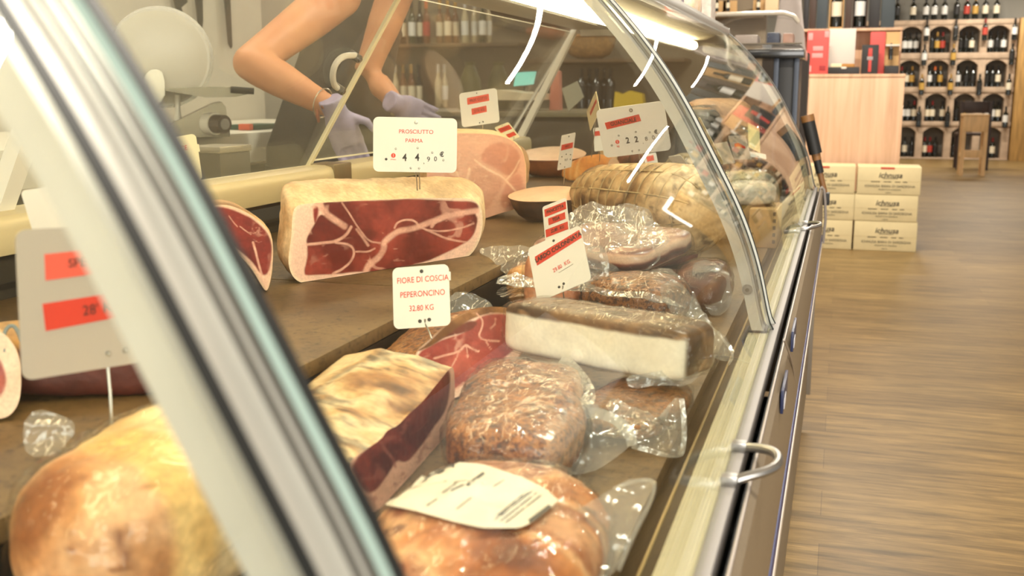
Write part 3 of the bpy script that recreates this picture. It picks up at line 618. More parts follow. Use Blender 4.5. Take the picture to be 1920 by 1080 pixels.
# ---- small half hams lying cut side up
def half_ham(label, c, rx, ry, h, yaw, topc, sidec, seed):
    r = empty('half_ham', label, 'cooked ham', (c[0], c[1], ZR), group='half hams lying cut side up')
    nn = 120; a = np.linspace(0, 2 * np.pi, nn, endpoint=False); rr = 1 + .07 * np.sin(2 * a + seed) + .05 * np.cos(3 * a + seed)
    ring = np.c_[np.cos(a) * rx * rr, np.sin(a) * ry * rr]; cy, sy = math.cos(yaw), math.sin(yaw); ring = ring @ np.array([[cy, sy], [-sy, cy]])
    V = []; ks = [(1.0, 1), (.96, .93), (.93, .8), (.86, .55), (.72, .25), (.55, .06), (.3, .0)]
    for s, t in ks: V.append(np.c_[ring * s + np.array(c[:2]), ZR + .001 + (h + .2 * ring[:, 1]) * t])
    B = np.vstack(V + [[(c[0], c[1], ZR + .001)]]); u = (B - np.array([c[0], c[1], ZR + h * .6])); u /= np.sqrt((u ** 2).sum(1))[:, None]
    dn = np.ones(len(B)); dn[:nn] = 0
    B = B + u * ((fbm(B, 34, 4, seed) - .5) * .012 * dn)[:, None]; B[:, 2] = np.maximum(B[:, 2], ZR + .0008)
    F = [(j * nn + i, j * nn + (i + 1) % nn, (j + 1) * nn + (i + 1) % nn, (j + 1) * nn + i) for j in range(len(ks) - 1) for i in range(nn)] + [((len(ks) - 1) * nn + i, (len(ks) - 1) * nn + (i + 1) % nn, len(ks) * nn) for i in range(nn)]
    meshobj('rind', B, F, RINDM, r, sidec(B, None))
    mm = 14; fr = np.linspace(1, 0, mm + 1)[:-1]; T = np.vstack([np.c_[ring * f + np.array(c[:2]), ZR + .001 + h + .2 * ring[:, 1] * f + .004 * (1 - f * f)] for f in fr] + [[(c[0], c[1], ZR + .005 + h)]])
    G = [(j * nn + i, j * nn + (i + 1) % nn, (j + 1) * nn + (i + 1) % nn, (j + 1) * nn + i) for j in range(mm - 1) for i in range(nn)] + [((mm - 1) * nn + i, (mm - 1) * nn + (i + 1) % nn, mm * nn) for i in range(nn)]
    meshobj('cut_face', T, G, COOKM, r, topc(T, None))
PINKTOP = skin_spec([(232, 178, 142), (244, 200, 164), (250, 214, 180)], 14, 3)
half_ham('pink half ham with dark crusted rind lying cut side up behind the tall price card', P(1045, 372, z=.88) + Vector((-.022, .02, 0)), .082, .060, .056, .1, PINKTOP, RIND_DARK, 1)
half_ham('pink half ham with smooth brown rind lying behind the tall cooked ham', Vector((-.880, 3.30, .88)), .105, .095, .072, .2, PINKTOP, skin_spec([(96, 50, 28), (136, 74, 40), (160, 96, 56)], 14, 6), 2)
# ---- smoked loaf with cut end
r = empty('smoked_loaf', 'orange smoked cheese-shaped loaf with string lines and a pale cut end', 'smoked loaf', P(1130, 338, z=ZR))
ce = [(1136, 340), (1137, 320), (1141, 302), (1148, 294), (1156, 296), (1163, 308), (1165, 324), (1163, 336), (1150, 342)]
def loafskin(B, T):
    c = palette(fbm(B, 20, 3, 4), [(196, 112, 40), (222, 146, 66), (236, 170, 92)]); return mixc(c, np.tile(lin((246, 206, 140)), (len(B), 1)), .5 * sst(.8, .97, np.sin(T * 44)))
cut_meat(r, ce, P(1150, 342, z=ZR), Vector((.55, -.8, .05)), (-1, -.05, 0), .15, face_spec((226, 186, 150), [], [], mottle=.1), loafskin, rings=((0, 1, 0), (.05, 1.05, 0), (.3, 1.12, .004), (.6, 1.02, 0), (.85, .75, -.006), (1, .35, -.01)), nn=100, m=16, zmin=ZR, rough=.001, fmat=COOKM)
# ---- small brown salami chunks and pale ham behind the loaf
for k, (px, py, w, h, d, lab) in enumerate([(1172, 314, .05, .075, .06, 'dark brown cured chunk beside the pale end of the orange loaf'), (1192, 316, .045, .07, .06, 'dark brown cured chunk second from the orange loaf'), (1212, 320, .045, .06, .06, 'dark brown cured chunk nearest the netted roll')]):
    r = empty('cured_chunk', lab, 'cured meat', P(px, py + 12, z=ZR), group='dark chunks behind the netted roll'); c = P(px, py + 12, z=ZR)
    pillow('rind', r, xf((c.x, c.y, ZR + h / 2), (w, d, h), .3 * k), lambda q, V: palette(fbm(V, 30, 3, 2), [(60, 30, 20), (116, 62, 38), (160, 96, 62)]), 3.4, 12, .004, m=RINDM, seed=k, zmin=ZR + .001)
r = empty('pale_ham', 'pale yellow rinded ham mound behind the pink half hams', 'cooked ham', (-.70, 3.515, ZR)); c = P(1100, 290, z=ZR + .05)
pillow('rind', r, xf((-.70, 3.515, ZR + .058), (.15, .08, .116), .0), lambda q, V: palette(fbm(V, 18, 4, 8), [(198, 150, 96), (240, 206, 152), (250, 226, 180)]), 2.8, 16, .008, m=RINDM, seed=5, zmin=ZR + .001)
r = empty('pale_ham', 'flat tan joint lying behind the tall cooked ham near the rear rail', 'cooked ham', (-.9, 2.75, ZR))
pillow('rind', r, xf((-.895, 2.74, ZR + .068), (.20, .26, .136), .2), lambda q, V: palette(fbm(V, 22, 4, 19), [(150, 104, 64), (196, 150, 104), (226, 184, 138)]), 2.8, 16, .008, m=RINDM, seed=19, zmin=ZR + .001)
# ---- netted roll
r = empty('netted_roll', 'big tan rolled pancetta wrapped in string netting under the price card of 22,80', 'cured roll', (-.36, 1.98, ZF))
A = P(1088, 366, R=2.27); Bp = P(1335, 402, R=1.98); ax = (Bp - A); LN = ax.length; ax.normalize(); up = Vector((0, 0, 1)); up = (up - ax * up.dot(ax)).normalized(); sd = ax.cross(up)
nu, nv = 150, 140; V = []; UV = []
_g = np.array([(4.0 * i / nu, math.cos(2 * math.pi * j / nv) * 1.1, math.sin(2 * math.pi * j / nv) * 1.1) for i in range(nu + 1) for j in range(nv)]); _bf = fbm(_g, 1.8, 4, 71)
def _bump(i, j): return _bf[i * nv + j]
def rad(u): return .086 * (1 - abs(2 * u - 1.02) ** 4.2 * .82) ** .5 * (.74 + .34 * u)
for i in range(nu + 1):
    u = i / nu
    for j in range(nv):
        a = 2 * math.pi * j / nv; cu = abs(math.sin(math.pi * u * 13)) ** .55; cv = abs(math.sin(a * 5 + .4)) ** .55
        rr = rad(u) + .0042 * cu * (.35 + .65 * cv) - .001 + .010 * (float(_bump(i, j)) - .5)
        V.append(A + ax * (LN * u) + (up * math.cos(a) + sd * math.sin(a)) * max(rr, .006)); UV.append((u, a, cu * cv))
V = np.array([tuple(v) for v in V]); UV = np.array(UV)
F = [(i * nv + j, i * nv + (j + 1) % nv, (i + 1) * nv + (j + 1) % nv, (i + 1) * nv + j) for i in range(nu) for j in range(nv)] + [tuple(range(nv))[::-1], tuple(range(nu * nv, (nu + 1) * nv))]
c = palette(fbm(V, 16, 5, 31), [(96, 66, 38), (158, 122, 78), (204, 170, 122), (226, 200, 156), (132, 96, 58)]); c = mixc(c, np.tile(lin((70, 48, 28)), (len(V), 1)), .65 * sst(.64, .74, fbm(V, 70, 3, 37)))
meshobj('meat', V, F, RINDM, r, c)
net = MB()
for k in range(1, 13):
    u = k / 13; ring = [A + ax * (LN * u) + (up * math.cos(t) + sd * math.sin(t)) * (rad(u) + .0005) for t in np.linspace(0, 2 * math.pi, 48, endpoint=False)]; net.tube(ring, .0017, 6, closed=True)
for k in range(10):
    t = (k * math.pi - .4) / 5; net.tube([A + ax * (LN * u) + (up * math.cos(t) + sd * math.sin(t)) * (rad(u) + .001) for u in np.linspace(.02, .98, 40)], .0017, 6)
net.build('netting', mat('string', (206, 178, 128), .8, vary=.3, vscale=60), r)
# ---- front tray: near ham with mouldy rind
r = empty('ham_piece', 'cut ham piece with mouldy cream rind and dark red side behind the label-bearing pack', 'cured ham', P(760, 905, z=ZF))
out = [(851, 688), (853, 720), (852, 760), (848, 796), (826, 832), (790, 872), (742, 922), (707, 962), (692, 958), (674, 918), (656, 876), (660, 860), (690, 840), (715, 824), (726, 806), (746, 799), (766, 776), (790, 756), (816, 724), (834, 702), (843, 690)]
fs = face_spec((226, 178, 152), [([(841, 690), (846, 704), (845, 738), (838, 768), (816, 798), (788, 838), (768, 862), (756, 868), (742, 862), (728, 888), (708, 916), (694, 926), (684, 920), (670, 896), (658, 870), (690, 838), (715, 822), (727, 806), (746, 798), (766, 775), (790, 755), (816, 722)], (84, 30, 26), (124, 50, 40))], [([(714, 830), (722, 845), (735, 858), (740, 875)], 3.5, .9), ([(770, 815), (790, 805), (800, 790)], 1.2, .3)], 2.5, 5, vein_col=(150, 88, 74))
nM1 = Vector((.985, .08, .10))
cut_meat(r, out, P(707, 962, z=ZF + .001), nM1, (-1, .06, 0), .145, fs, RIND_MOLD, rings=((0, 1, 0), (.03, 1.01, .001), (.25, 1.0, .010), (.55, .98, .016), (.8, .86, .010), (.95, .6, 0), (1, .3, 0)), nn=300, m=40, zmin=ZF, rough=.011)
# ---- fiore di coscia slab
r = empty('cured_slab', 'slab of cured pork with bright pink-red cut side and pepper crust, leaning behind the mouldy ham', 'cured pork', P(920, 715, z=ZF))
out = [(776, 660), (800, 640), (830, 612), (862, 588), (898, 577), (935, 574), (966, 580), (986, 592), (994, 606), (990, 640), (982, 660), (958, 688), (918, 718), (880, 746), (848, 768), (815, 772), (790, 740), (776, 700)]
fs = face_spec((238, 202, 180), [([(780, 664), (806, 648), (834, 634), (870, 625), (878, 612), (900, 592), (932, 588), (960, 592), (982, 602), (984, 622), (976, 645), (950, 668), (910, 698), (868, 722), (838, 738), (800, 760), (785, 735)], (150, 60, 52), (186, 88, 74)), ([(780, 662), (806, 646), (840, 630), (880, 622), (898, 604), (880, 600), (850, 612), (812, 640)], (104, 44, 34), (128, 60, 46)), ([(776, 662), (806, 640), (832, 612), (864, 588), (898, 577), (935, 574), (966, 580), (988, 594), (982, 600), (958, 591), (932, 587), (900, 591), (872, 604), (840, 628), (808, 650)], (104, 64, 34), (178, 126, 76))],
    [([(815, 672), (840, 664), (862, 658), (874, 645), (880, 652), (895, 660)], 2.6, .9), ([(862, 658), (856, 672), (848, 688)], 1.8, .8), ([(893, 588), (905, 600), (903, 615), (896, 632), (910, 640), (936, 640)], 2.2, .9), ([(910, 640), (920, 655)], 1.4, .7), ([(874, 646), (878, 672)], 1.4, .7), ([(848, 736), (870, 718)], 3, .8)], 2.5, 5, rim=(150, 104, 60), rimw=4)
def crust(B, T): return skin_spec([(96, 58, 30), (158, 108, 60), (206, 160, 104), (120, 74, 40)], 40, 4)(B, T)
cut_meat(r, out, P(918, 718, z=ZF + .001), Vector((.80, -.22, .56)), (-.86, .25, -.22), .085, fs, crust, rings=((0, 1, 0), (.05, 1.01, 0), (.4, 1.0, 0), (.75, .93, 0), (.95, .75, 0), (1, .5, 0)), nn=240, m=40, zmin=ZF, smat=SPICEM)
# ---- vacuum packs: meat block + film + flaps
def pack(name, label, cat, M, col, e=4.5, n=24, m=None, rough=.006, flaps=(), seals=(), group=None, seed=0, zmin=ZF, film_m=None, shape=None, crinkle=.013):
    c = M.translation; r = empty(name, label, cat, (c.x, c.y, zmin), group=group)
    o, V, F = pillow('meat', r, M, col, e, n, rough, m=m or RINDM, seed=seed, zmin=zmin + .0022, shape=shape)
    _, V2, F2 = pillow('vacuum_film', r, M, None, e, n, rough, m=film_m or FILM, seed=seed, zmin=zmin + .0008, shape=shape, grow=1.035, crinkle=crinkle)
    t = bvh(V2, F2)
    for k, (ol, zz) in enumerate(flaps):
        pl = (lambda x, y, zz=zz: P(x, y, z=zz)) if not isinstance(zz, tuple) else zz
        sheet('bag_flap', r, ol, pl, LOOSE, .010, 22, seed=seed * 7 + k)
    for k, (line, w, zz) in enumerate(seals):
        pl = chaikin(line, 2, False); tt = np.gradient(pl, axis=0); tt /= np.maximum(np.sqrt((tt ** 2).sum(1)), 1e-6)[:, None]; nn_ = np.c_[-tt[:, 1], tt[:, 0]]
        A = pl - nn_ * w / 2; B = pl + nn_ * w / 2; W = [tuple(P(x, y, z=zz) if not isinstance(zz, tuple) else on_plane(x, y, Vector(zz[0]), Vector(zz[1]).normalized())) for x, y in np.vstack([A, B])]; W = [(a_, b_, max(c_, .7672)) for a_, b_, c_ in W]
        k_ = len(pl); meshobj('bag_seal', W, [(i, i + 1, k_ + i + 1, k_ + i) for i in range(k_ - 1)], SEAL, r)
    return r, t
def side(top, sd, lo=.55, hi=.75, ax=2, sgn=1):
    def f(q, V): return mixc(sd(V, None), top(V, None), sst(lo, hi, q[:, ax] * sgn))
    return f
FATW = skin_spec([(250, 238, 214), (254, 246, 228), (255, 250, 238)], 14, 40); MEATD = skin_spec([(74, 28, 24), (120, 56, 46), (150, 84, 66)], 24, 41)
# peppered ham pack
pp = lambda q, V: mixc(PEPPER(V, None), mixc(np.tile(lin((240, 208, 178)), (len(V), 1)), MEATD(V, None), sst(.1, .3, -q[:, 2] + .25 * (fbm(V, 30, 2, 3) - .5))), sst(.50, .60, q[:, 0] + .12 * (fbm(V, 40, 2, 9) - .5)) * sst(.95, .80, q[:, 2]))
r, t = pack('vacuum_packed_ham', 'vacuum-packed peppered ham with coarse brown spice crust, in front of the white lard block', 'vacuum-packed meat', xf((-.276, .930, .797), (.120, .265, .064), .17, .06, 0), pp, 3.6, 44, SPICEM, .009,
    flaps=[([(1000, 845), (1040, 800), (1080, 762), (1120, 762), (1165, 782), (1188, 810), (1186, 832), (1150, 862), (1105, 884), (1055, 895), (1015, 905)], ((-.20, .90, .790), (.25, -.55, .8))), ([(1010, 905), (1060, 885), (1065, 930), (1078, 985), (1050, 1000), (1020, 960)], .775), ([(1060, 660), (1100, 700), (1118, 735), (1112, 762), (1080, 770), (1060, 735), (1040, 690)], .815)],
    seals=[([(1010, 905), (1030, 860), (1060, 800), (1100, 770), (1150, 782), (1180, 808), (1186, 836)], 20, ((-.20, .90, .7915), (.25, -.55, .8)))], seed=3)
for k in range(1): pass
# near labelled ham pack
_mc = P(925, 985, z=.80)
HAMB = skin_spec([(110, 54, 24), (168, 96, 46), (196, 126, 70), (218, 166, 118), (150, 78, 38), (206, 150, 108)], 17, 51, (96, 44, 26), .64)
r, t = pack('vacuum_packed_ham', 'vacuum-packed amber ham carrying a big white printed label', 'vacuum-packed meat', xf((_mc.x, _mc.y - .006, .782), (.160, .232, .088), .12), lambda q, V: HAMB(V, None), 2.7, 40, RINDM, .007,
    flaps=[([(1068, 962), (1100, 955), (1150, 915), (1195, 898), (1232, 900), (1222, 940), (1190, 1000), (1160, 1070), (1120, 1095), (1090, 1080), (1080, 1020)], ((-.15, .66, .802), (.3, -.5, .8)))],
    seals=[([(1150, 917), (1195, 899), (1230, 901), (1222, 940), (1190, 1000), (1160, 1070)], 7, ((-.15, .66, .8035), (.3, -.5, .8)))], seed=4)
PAPER = mat('white_label_paper', (222, 214, 196), .6); INK = mat('grey_ink', (92, 86, 78), .7); INKB = mat('black_ink', (40, 37, 34), .6); REDINK = mat('red_ink', (222, 66, 50), .6)
lb = decal('paper_label', r, [(722, 946), (795, 876), (845, 865), (905, 870), (975, 893), (1022, 915), (1047, 938), (1030, 955), (1000, 978), (975, 990), (905, 990), (850, 978), (780, 958)], t, PAPER, .003)
def ink_bar(a, b, w, tree, par, m=INK, off=.0036):
    a = np.array(a, float); b = np.array(b, float); d = (b - a) / np.linalg.norm(b - a); n_ = np.array([-d[1], d[0]]) * w / 2
    decal('printed_line', par, [a - n_, b - n_, b + n_, a + n_], tree, m, off, 24, 3)
for a, b, w in [((875, 910), (908, 886), 6), ((795, 898), (830, 880), 2.5), ((805, 886), (850, 872), 2), ((828, 925), (860, 902), 2), ((800, 948), (820, 935), 2.5), ((845, 920), (870, 908), 3), ((855, 955), (885, 932), 2), ((925, 912), (945, 900), 2),
                ((926, 976), (1000, 918), 2.2), ((936, 979), (1008, 922), 2.2), ((946, 981), (1016, 927), 2.2), ((930, 968), (990, 920), 2.2), ((992, 978), (1032, 948), 8)]: ink_bar(a, b, w, t, lb)
# lardo block
LW = lambda q, V: mixc(FATW(V, None), BROWN(V, None), np.maximum(sst(.50, .64, q[:, 2] + .25 * (fbm(V, 30, 3, 7) - .5)), sst(.955, .99, q[:, 0])))
ML = xf((-.2428, 1.1567, .8270), (.24, .085, .060), math.radians(-19), math.radians(1), math.radians(-2))
plL = ((-.13, 1.25, .81), (.45, -.4, .8))
r, t = pack('vacuum_packed_lard', 'thick white lard block with brown salted top, vacuum packed, under the tilted red-strip card', 'vacuum-packed meat', ML, LW, 7, 34, COOKM, .003,
    flaps=[([(1225, 545), (1270, 520), (1310, 580), (1345, 620), (1378, 664), (1366, 684), (1330, 668), (1295, 640), (1270, 600)], ((-.135, 1.33, .812), (.3, -.5, .8))), ([(1170, 706), (1215, 700), (1275, 690), (1300, 660), (1312, 700), (1285, 728), (1235, 722), (1180, 730)], ((-.15, 1.10, .80), (.5, -.7, .4))), ([(845, 548), (880, 552), (930, 575), (905, 585), (850, 600), (842, 580)], ((-.40, 1.36, .82), (.3, -.6, .7))), ([(925, 540), (990, 530), (1060, 545), (1150, 560), (1255, 575), (1300, 590), (1240, 560), (1120, 540), (1010, 520), (940, 520)], ((-.26, 1.36, .862), (.1, -.3, .95)))],
    seals=[([(1345, 622), (1377, 664), (1366, 684)], 5, ((-.135, 1.33, .813), (.3, -.5, .8)))], seed=5, zmin=ZF + .030, film_m=film('tight_film', .0, .05, .9, 40, gain=.6), crinkle=.008)
# brown peppery pack below
r, t = pack('vacuum_packed_ham', 'vacuum-packed coarse brown crusted meat half covered by the white lard block', 'vacuum-packed meat', xf((-.190, 1.055, .779), (.095, .18, .022), -.12, .02), lambda q, V: mixc(BROWN(V, None), PEPPER(V, None), np.full(len(V), .45)), 4, 30, SPICEM, .005,
    flaps=[([(1130, 752), (1180, 762), (1245, 800), (1262, 742), (1278, 745), (1284, 800), (1282, 848), (1270, 864), (1210, 842), (1170, 835), (1150, 800)], ((-.15, 1.0, .789), (.15, -.35, .9)))],
    seals=[([(1278, 747), (1284, 800), (1281, 848), (1268, 862), (1225, 846), (1185, 836)], 10, ((-.15, 1.0, .7905), (.15, -.35, .9)))], seed=6)
# packs behind the lard
r, t = pack('vacuum_packed_cheek', 'vacuum-packed dark peppered pork cheek lying behind the white lard block', 'vacuum-packed meat', xf((-.275, 1.520, .802), (.15, .14, .070), -.3), lambda q, V: BROWN(V, None) * .55, 3, 24, SPICEM, .008,
    flaps=[([(1215, 510), (1245, 500), (1280, 530), (1320, 580), (1335, 612), (1290, 600), (1250, 570), (1225, 545)], ((-.20, 1.55, .80), (.3, -.5, .8)))], seed=7)
LAY = lambda q, V: palette(.5 + .5 * np.sin(q[:, 2] * 5 + 4 * (fbm(V, 16, 3, 5) - .5)) * (.6 + .4 * fbm(V, 40, 2, 3)), [(64, 34, 28), (120, 62, 50), (214, 174, 148), (232, 200, 174)], .1, .9)
r, t = pack('vacuum_packed_pancetta', 'vacuum-packed streaky pancetta slab on top of the heap in front of the netted roll', 'vacuum-packed meat', xf((-.352, 1.72, .848), (.22, .20, .040), -.35, .0, .10), lambda q, V: mixc(LAY(q, V), palette(fbm(V, 18, 3, 2), [(120, 62, 52), (176, 128, 108), (206, 168, 146)]), sst(.7, .9, q[:, 2])), 5, 24, CUTM, .006,
    flaps=[([(1060, 400), (1090, 380), (1150, 384), (1200, 400), (1240, 420), (1262, 465), (1200, 478), (1130, 478), (1080, 465), (1058, 430)], ((-.35, 1.70, .905), (.1, -.5, .8))), ([(1150, 385), (1190, 384), (1225, 400), (1222, 440), (1180, 455), (1150, 430)], ((-.33, 1.76, .93), (.2, -.8, .5)))], seed=8, zmin=.822)
r, t = pack('vacuum_packed_pancetta', 'vacuum-packed streaky pancetta slab, lower of the two in front of the netted roll', 'vacuum-packed meat', xf((-.335, 1.75, .784), (.17, .20, .030), -.30), lambda q, V: LAY(q, V), 5, 24, CUTM, .006,
    flaps=[([(1140, 470), (1200, 478), (1240, 472), (1236, 492), (1200, 520), (1140, 530), (1125, 500)], ((-.30, 1.62, .835), (.2, -.7, .6)))], seed=9)
r, t = pack('vacuum_packed_pancetta', 'small vacuum pack of yellow-brown cured pork beside the dark step, left of the pancetta cards', 'vacuum-packed meat', xf((-.458, 1.60, .800), (.074, .10, .064), .05), lambda q, V: palette(fbm(V, 26, 3, 6), [(150, 96, 50), (206, 150, 92), (232, 184, 120)]), 3, 18, RINDM, .005,
    flaps=[([(890, 468), (930, 462), (990, 462), (1015, 480), (1010, 530), (975, 532), (945, 515), (925, 490)], ((-.46, 1.60, .83), (.25, -.7, .6))), ([(925, 548), (960, 528), (1000, 532), (1000, 552), (945, 560)], .80)], seed=10, group=None)
r, t = pack('vacuum_packed_ham', 'vacuum pack of orange-edged cured pork standing behind the tilted card', 'vacuum-packed meat', xf((-.405, 1.525, .815), (.085, .06, .10), .2), lambda q, V: palette(fbm(V, 26, 3, 16), [(176, 96, 62), (222, 150, 110), (240, 190, 150)]), 4, 18, RINDM, .005,
    flaps=[([(1095, 462), (1135, 462), (1142, 500), (1136, 545), (1110, 562), (1088, 545)], ((-.36, 1.48, .83), (.4, -.8, .3)))], seed=11)
r, t = pack('vacuum_packed_ham', 'vacuum pack of red-brown cured pork beside the foot of the arched post', 'vacuum-packed meat', xf((-.198, 1.70, .797), (.085, .22, .062), .05), lambda q, V: palette(fbm(V, 26, 3, 26), [(44, 24, 18), (96, 52, 36), (150, 96, 66)]), 3, 18, RINDM, .006,
    flaps=[([(1290, 500), (1330, 485), (1372, 520), (1368, 580), (1340, 600), (1310, 560)], ((-.17, 1.62, .80), (.4, -.6, .6)))], seed=12)
r, t = pack('vacuum_packed_ham', 'dark vacuum pack squeezed under the big netted roll', 'vacuum-packed meat', xf((-.365, 2.06, .781), (.18, .20, .024), -.5), lambda q, V: MEATD(V, None), 4, 14, RINDM, .005, seed=13)
# ---- blurred goods next to the camera
NH = skin_spec([(150, 92, 52), (196, 140, 92), (222, 176, 134), (206, 150, 112), (176, 112, 66)], 16, 61, (120, 66, 38), .68)
PALE = skin_spec([(214, 172, 104), (242, 208, 144), (250, 226, 172)], 12, 62)
MOLDY = skin_spec([(150, 112, 66), (206, 172, 116), (236, 212, 164), (190, 164, 120)], 15, 63)
_ra, _rb = P(170, 835, z=.875), P(400, 1030, z=.83)
def nearham(q, V):
    d = np.array([_rb.x - _ra.x, _rb.y - _ra.y]); d /= np.linalg.norm(d); s = (V[:, 0] - _ra.x) * -d[1] + (V[:, 1] - _ra.y) * d[0] + .02 * (fbm(V, 30, 3, 3) - .5)
    if ((P(400, 800, z=.87).x - _ra.x) * -d[1] + (P(400, 800, z=.87).y - _ra.y) * d[0]) < 0: s = -s
    return mixc(mixc(NH(V, None), PALE(V, None), sst(-.022, -.008, s)), MOLDY(V, None), sst(.012, .026, s))
r, t = pack('vacuum_packed_ham', 'big amber vacuum-packed ham with a pale fat ridge under the nearest price card', 'vacuum-packed meat', xf((-.420, .588, .826), (.122, .235, .120), .0, .0), nearham, 2.8, 30, RINDM, .009, flaps=[([(40, 800), (65, 765), (110, 775), (150, 800), (110, 850), (50, 860)], ((-.52, .62, .86), (.5, -.7, .3)))], seed=14)
r = empty('cured_slab', 'dark speck slab with straw-coloured rind lying behind the nearest price card', 'cured pork', P(170, 770, z=ZR))
pillow('rind', r, xf((-.655, .80, ZR + .028), (.20, .10, .056), .55, .1), lambda q, V: mixc(palette(fbm(V, 20, 4, 2), [(60, 28, 24), (100, 46, 36), (84, 40, 34)]), skin_spec([(170, 124, 70), (220, 178, 112)], 24, 5)(V, None), np.maximum(sst(.5, .75, q[:, 2]), sst(.8, .95, -q[:, 0]))), 4, 20, .005, m=RINDM, seed=21, zmin=ZR + .001)
r = empty('cut_ham', 'pale cut ham end with white fat and red centre behind the nearest price card', 'cured ham', P(15, 780, z=ZR))
out = [(-60, 640), (-20, 615), (10, 625), (35, 660), (41, 710), (36, 760), (10, 788), (-40, 780), (-70, 720)]
cut_meat(r, out, P(10, 788, z=ZR + .001), Vector((.75, -.6, .1)), (-.8, .6, 0), .10, face_spec((240, 206, 180), [([(-50, 660), (-10, 660), (10, 690), (12, 730), (-10, 755), (-45, 745)], (150, 60, 50), (180, 92, 76))], [], 3, 4), RIND_PALE, nn=100, m=18, zmin=ZR)
tw = MB(); tw.tube(chaikin([tuple(P(x, y, R=.98)) for x, y in [(8, 660), (6, 630), (14, 612), (26, 610), (34, 622), (40, 640)]], 2, False), .0016, 6)
tag(tw.build('string_loop', mat('blue_white_twine', (130, 140, 140), .8)), 'loop of grey-blue twine on the pale cut ham end', 'string')
r, t = pack('vacuum_packed_cheese', 'pale vacuum-packed wedge beside the big amber ham at the near corner', 'vacuum-packed food', xf((-.43, .415, .79), (.08, .09, .05), .5), lambda q, V: mixc(palette(fbm(V * np.array([1, .2, 1]), 40, 3, 2), [(226, 188, 136), (246, 222, 180)]), np.tile(lin((206, 112, 56)), (len(V), 1)), sst(.3, .5, q[:, 1])), 4, 16, RINDM, .004, seed=22)
# ================================================================== PRICE CARDS
CARD = mat('white_card_plastic', (224, 219, 209), .4, coat=.1); CARDY = mat('cream_card_plastic', (226, 214, 176), .4); REDTAPE = mat('red_label_tape', (206, 62, 44), .45); REDTAPE2 = mat('faded_red_tape', (222, 92, 74), .5)
RIVET = mat('rivet_metal', (150, 146, 136), .3, .8); HOLE = mat('dark_hole', (52, 50, 46), .5); WIRE = mat('steel_wire', (176, 170, 158), .3, .8)
def fit_rect(cs, R, asp):
    cs = [np.array(c, float) for c in cs]; c0 = sum(cs) / 4; ctr_ = P(c0[0], c0[1], R=R); f = (CAM - ctr_).normalized(); hz = Vector((-f.y, f.x, 0)).normalized(); vt = f.cross(hz) * -1
    if vt.z < 0: vt = -vt
    best = None
    for a in range(-80, 81, 4):
        for b in range(-56, 57, 4):
            ra, rb = math.radians(a), math.radians(b); n = (f * math.cos(ra) + hz * math.sin(ra)) * math.cos(rb) + vt * math.sin(rb)
            if n.dot(f) < .12: continue
            q = [on_plane(c[0], c[1], ctr_, n) for c in cs]; u = (q[1] - q[0] + q[2] - q[3]) / 2; v = (q[0] - q[3] + q[1] - q[2]) / 2
            cost = 3 * (u.dot(v) / (u.length * v.length)) ** 2 + (math.log(u.length / v.length / asp)) ** 2 + .02 * (ra * ra + rb * rb)
            if best is None or cost < best[0]: best = (cost, n, u, v)
    _, n, u, v = best; un = u.normalized(); vn = v.normalized(); s = (un - vn * un.dot(vn) * .5).normalized(); t_ = (vn - s * vn.dot(s)).normalized(); nn_ = s.cross(t_)
    return ctr_, Matrix((s, t_, nn_)).transposed(), u.length, v.length
def rrect(w, h, r, k=5):
    P_ = []
    for cx, cy, a0 in ((w / 2 - r, h / 2 - r, 0), (-w / 2 + r, h / 2 - r, 90), (-w / 2 + r, -h / 2 + r, 180), (w / 2 - r, -h / 2 + r, 270)):
        for i in range(k + 1): a = math.radians(a0 + 90 * i / k); P_.append((cx + r * math.cos(a), cy + r * math.sin(a)))
    return P_
def card(label, cs, R, asp, items, spikes=(), m=None, rad=.10, group=None, name='price_card'):
    c, rot, w, h = fit_rect(cs, R, asp); o = empty(name, label, 'price card', c, rot.to_euler(), group=group)
    pr = rrect(w, h, min(w, h) * rad); mb = MB(); mb.prism([(x, y, -.0005) for x, y in pr], (0, 0, .001)); k = mb.build('card', m or CARD, o, world=False, smooth=False)
    X = lambda u: (u - .5) * w
    Y = lambda v: (.5 - v) * h
    for it in items:
        if it[0] == 't':
            _, s, u, v, sz, mm = it[:6]; rz = it[6] if len(it) > 6 else 0; sx = it[7] if len(it) > 7 else 1
            lettering(o, s, (X(u), Y(v), .0011), sz * h, mm, rot=(0, 0, math.radians(rz)), sx=sx, ext=.00008, bold=it[8] if len(it) > 8 else 0)
        elif it[0] == 's':
            _, pts, mm = it; MB().prism([(X(u), Y(v), .0005) for u, v in pts], (0, 0, .0004)).build('red_strip' if mm in (REDTAPE, REDTAPE2) else 'paper_strip', mm, o, world=False, smooth=False)
        elif it[0] == 'h':
            _, u, v, rr, mm = it; z = .0005; MB().lathe([(rr * h, z), (rr * h, z + .0007), (rr * h * .55, z + .0009)], (X(u), Y(v), 0), 14).build('rivet', mm, o, world=False)
            if mm is RIVET: MB().lathe([(rr * h * .5, z + .0008), (rr * h * .5, z + .0011)], (X(u), Y(v), 0), 10).build('rivet_hole', mat('rivet_centre_pale', (206, 200, 190), .4), o, world=False)  # pale disc in the rivet's centre
        elif it[0] == 'd':
            _, u, v, rr, mm = it; MB().lathe([(rr * h, .0005), (rr * h, .0008)], (X(u), Y(v), 0), 20).build('unit_mark', mm, o, world=False)
    for (u, v, px, py, RR) in spikes:
        a = c + rot @ Vector((X(u), Y(v), -.001)); b = P(px, py, R=RR); mid = (a + b) / 2 + Vector((.001, 0, 0))
        MB().tube(chaikin([tuple(a + Vector((0, 0, .006))), tuple(a), tuple(mid), tuple(b), tuple(b + (b - a) * .15)], 1, False), .0010, 6).build('spike', WIRE, o)
    return o
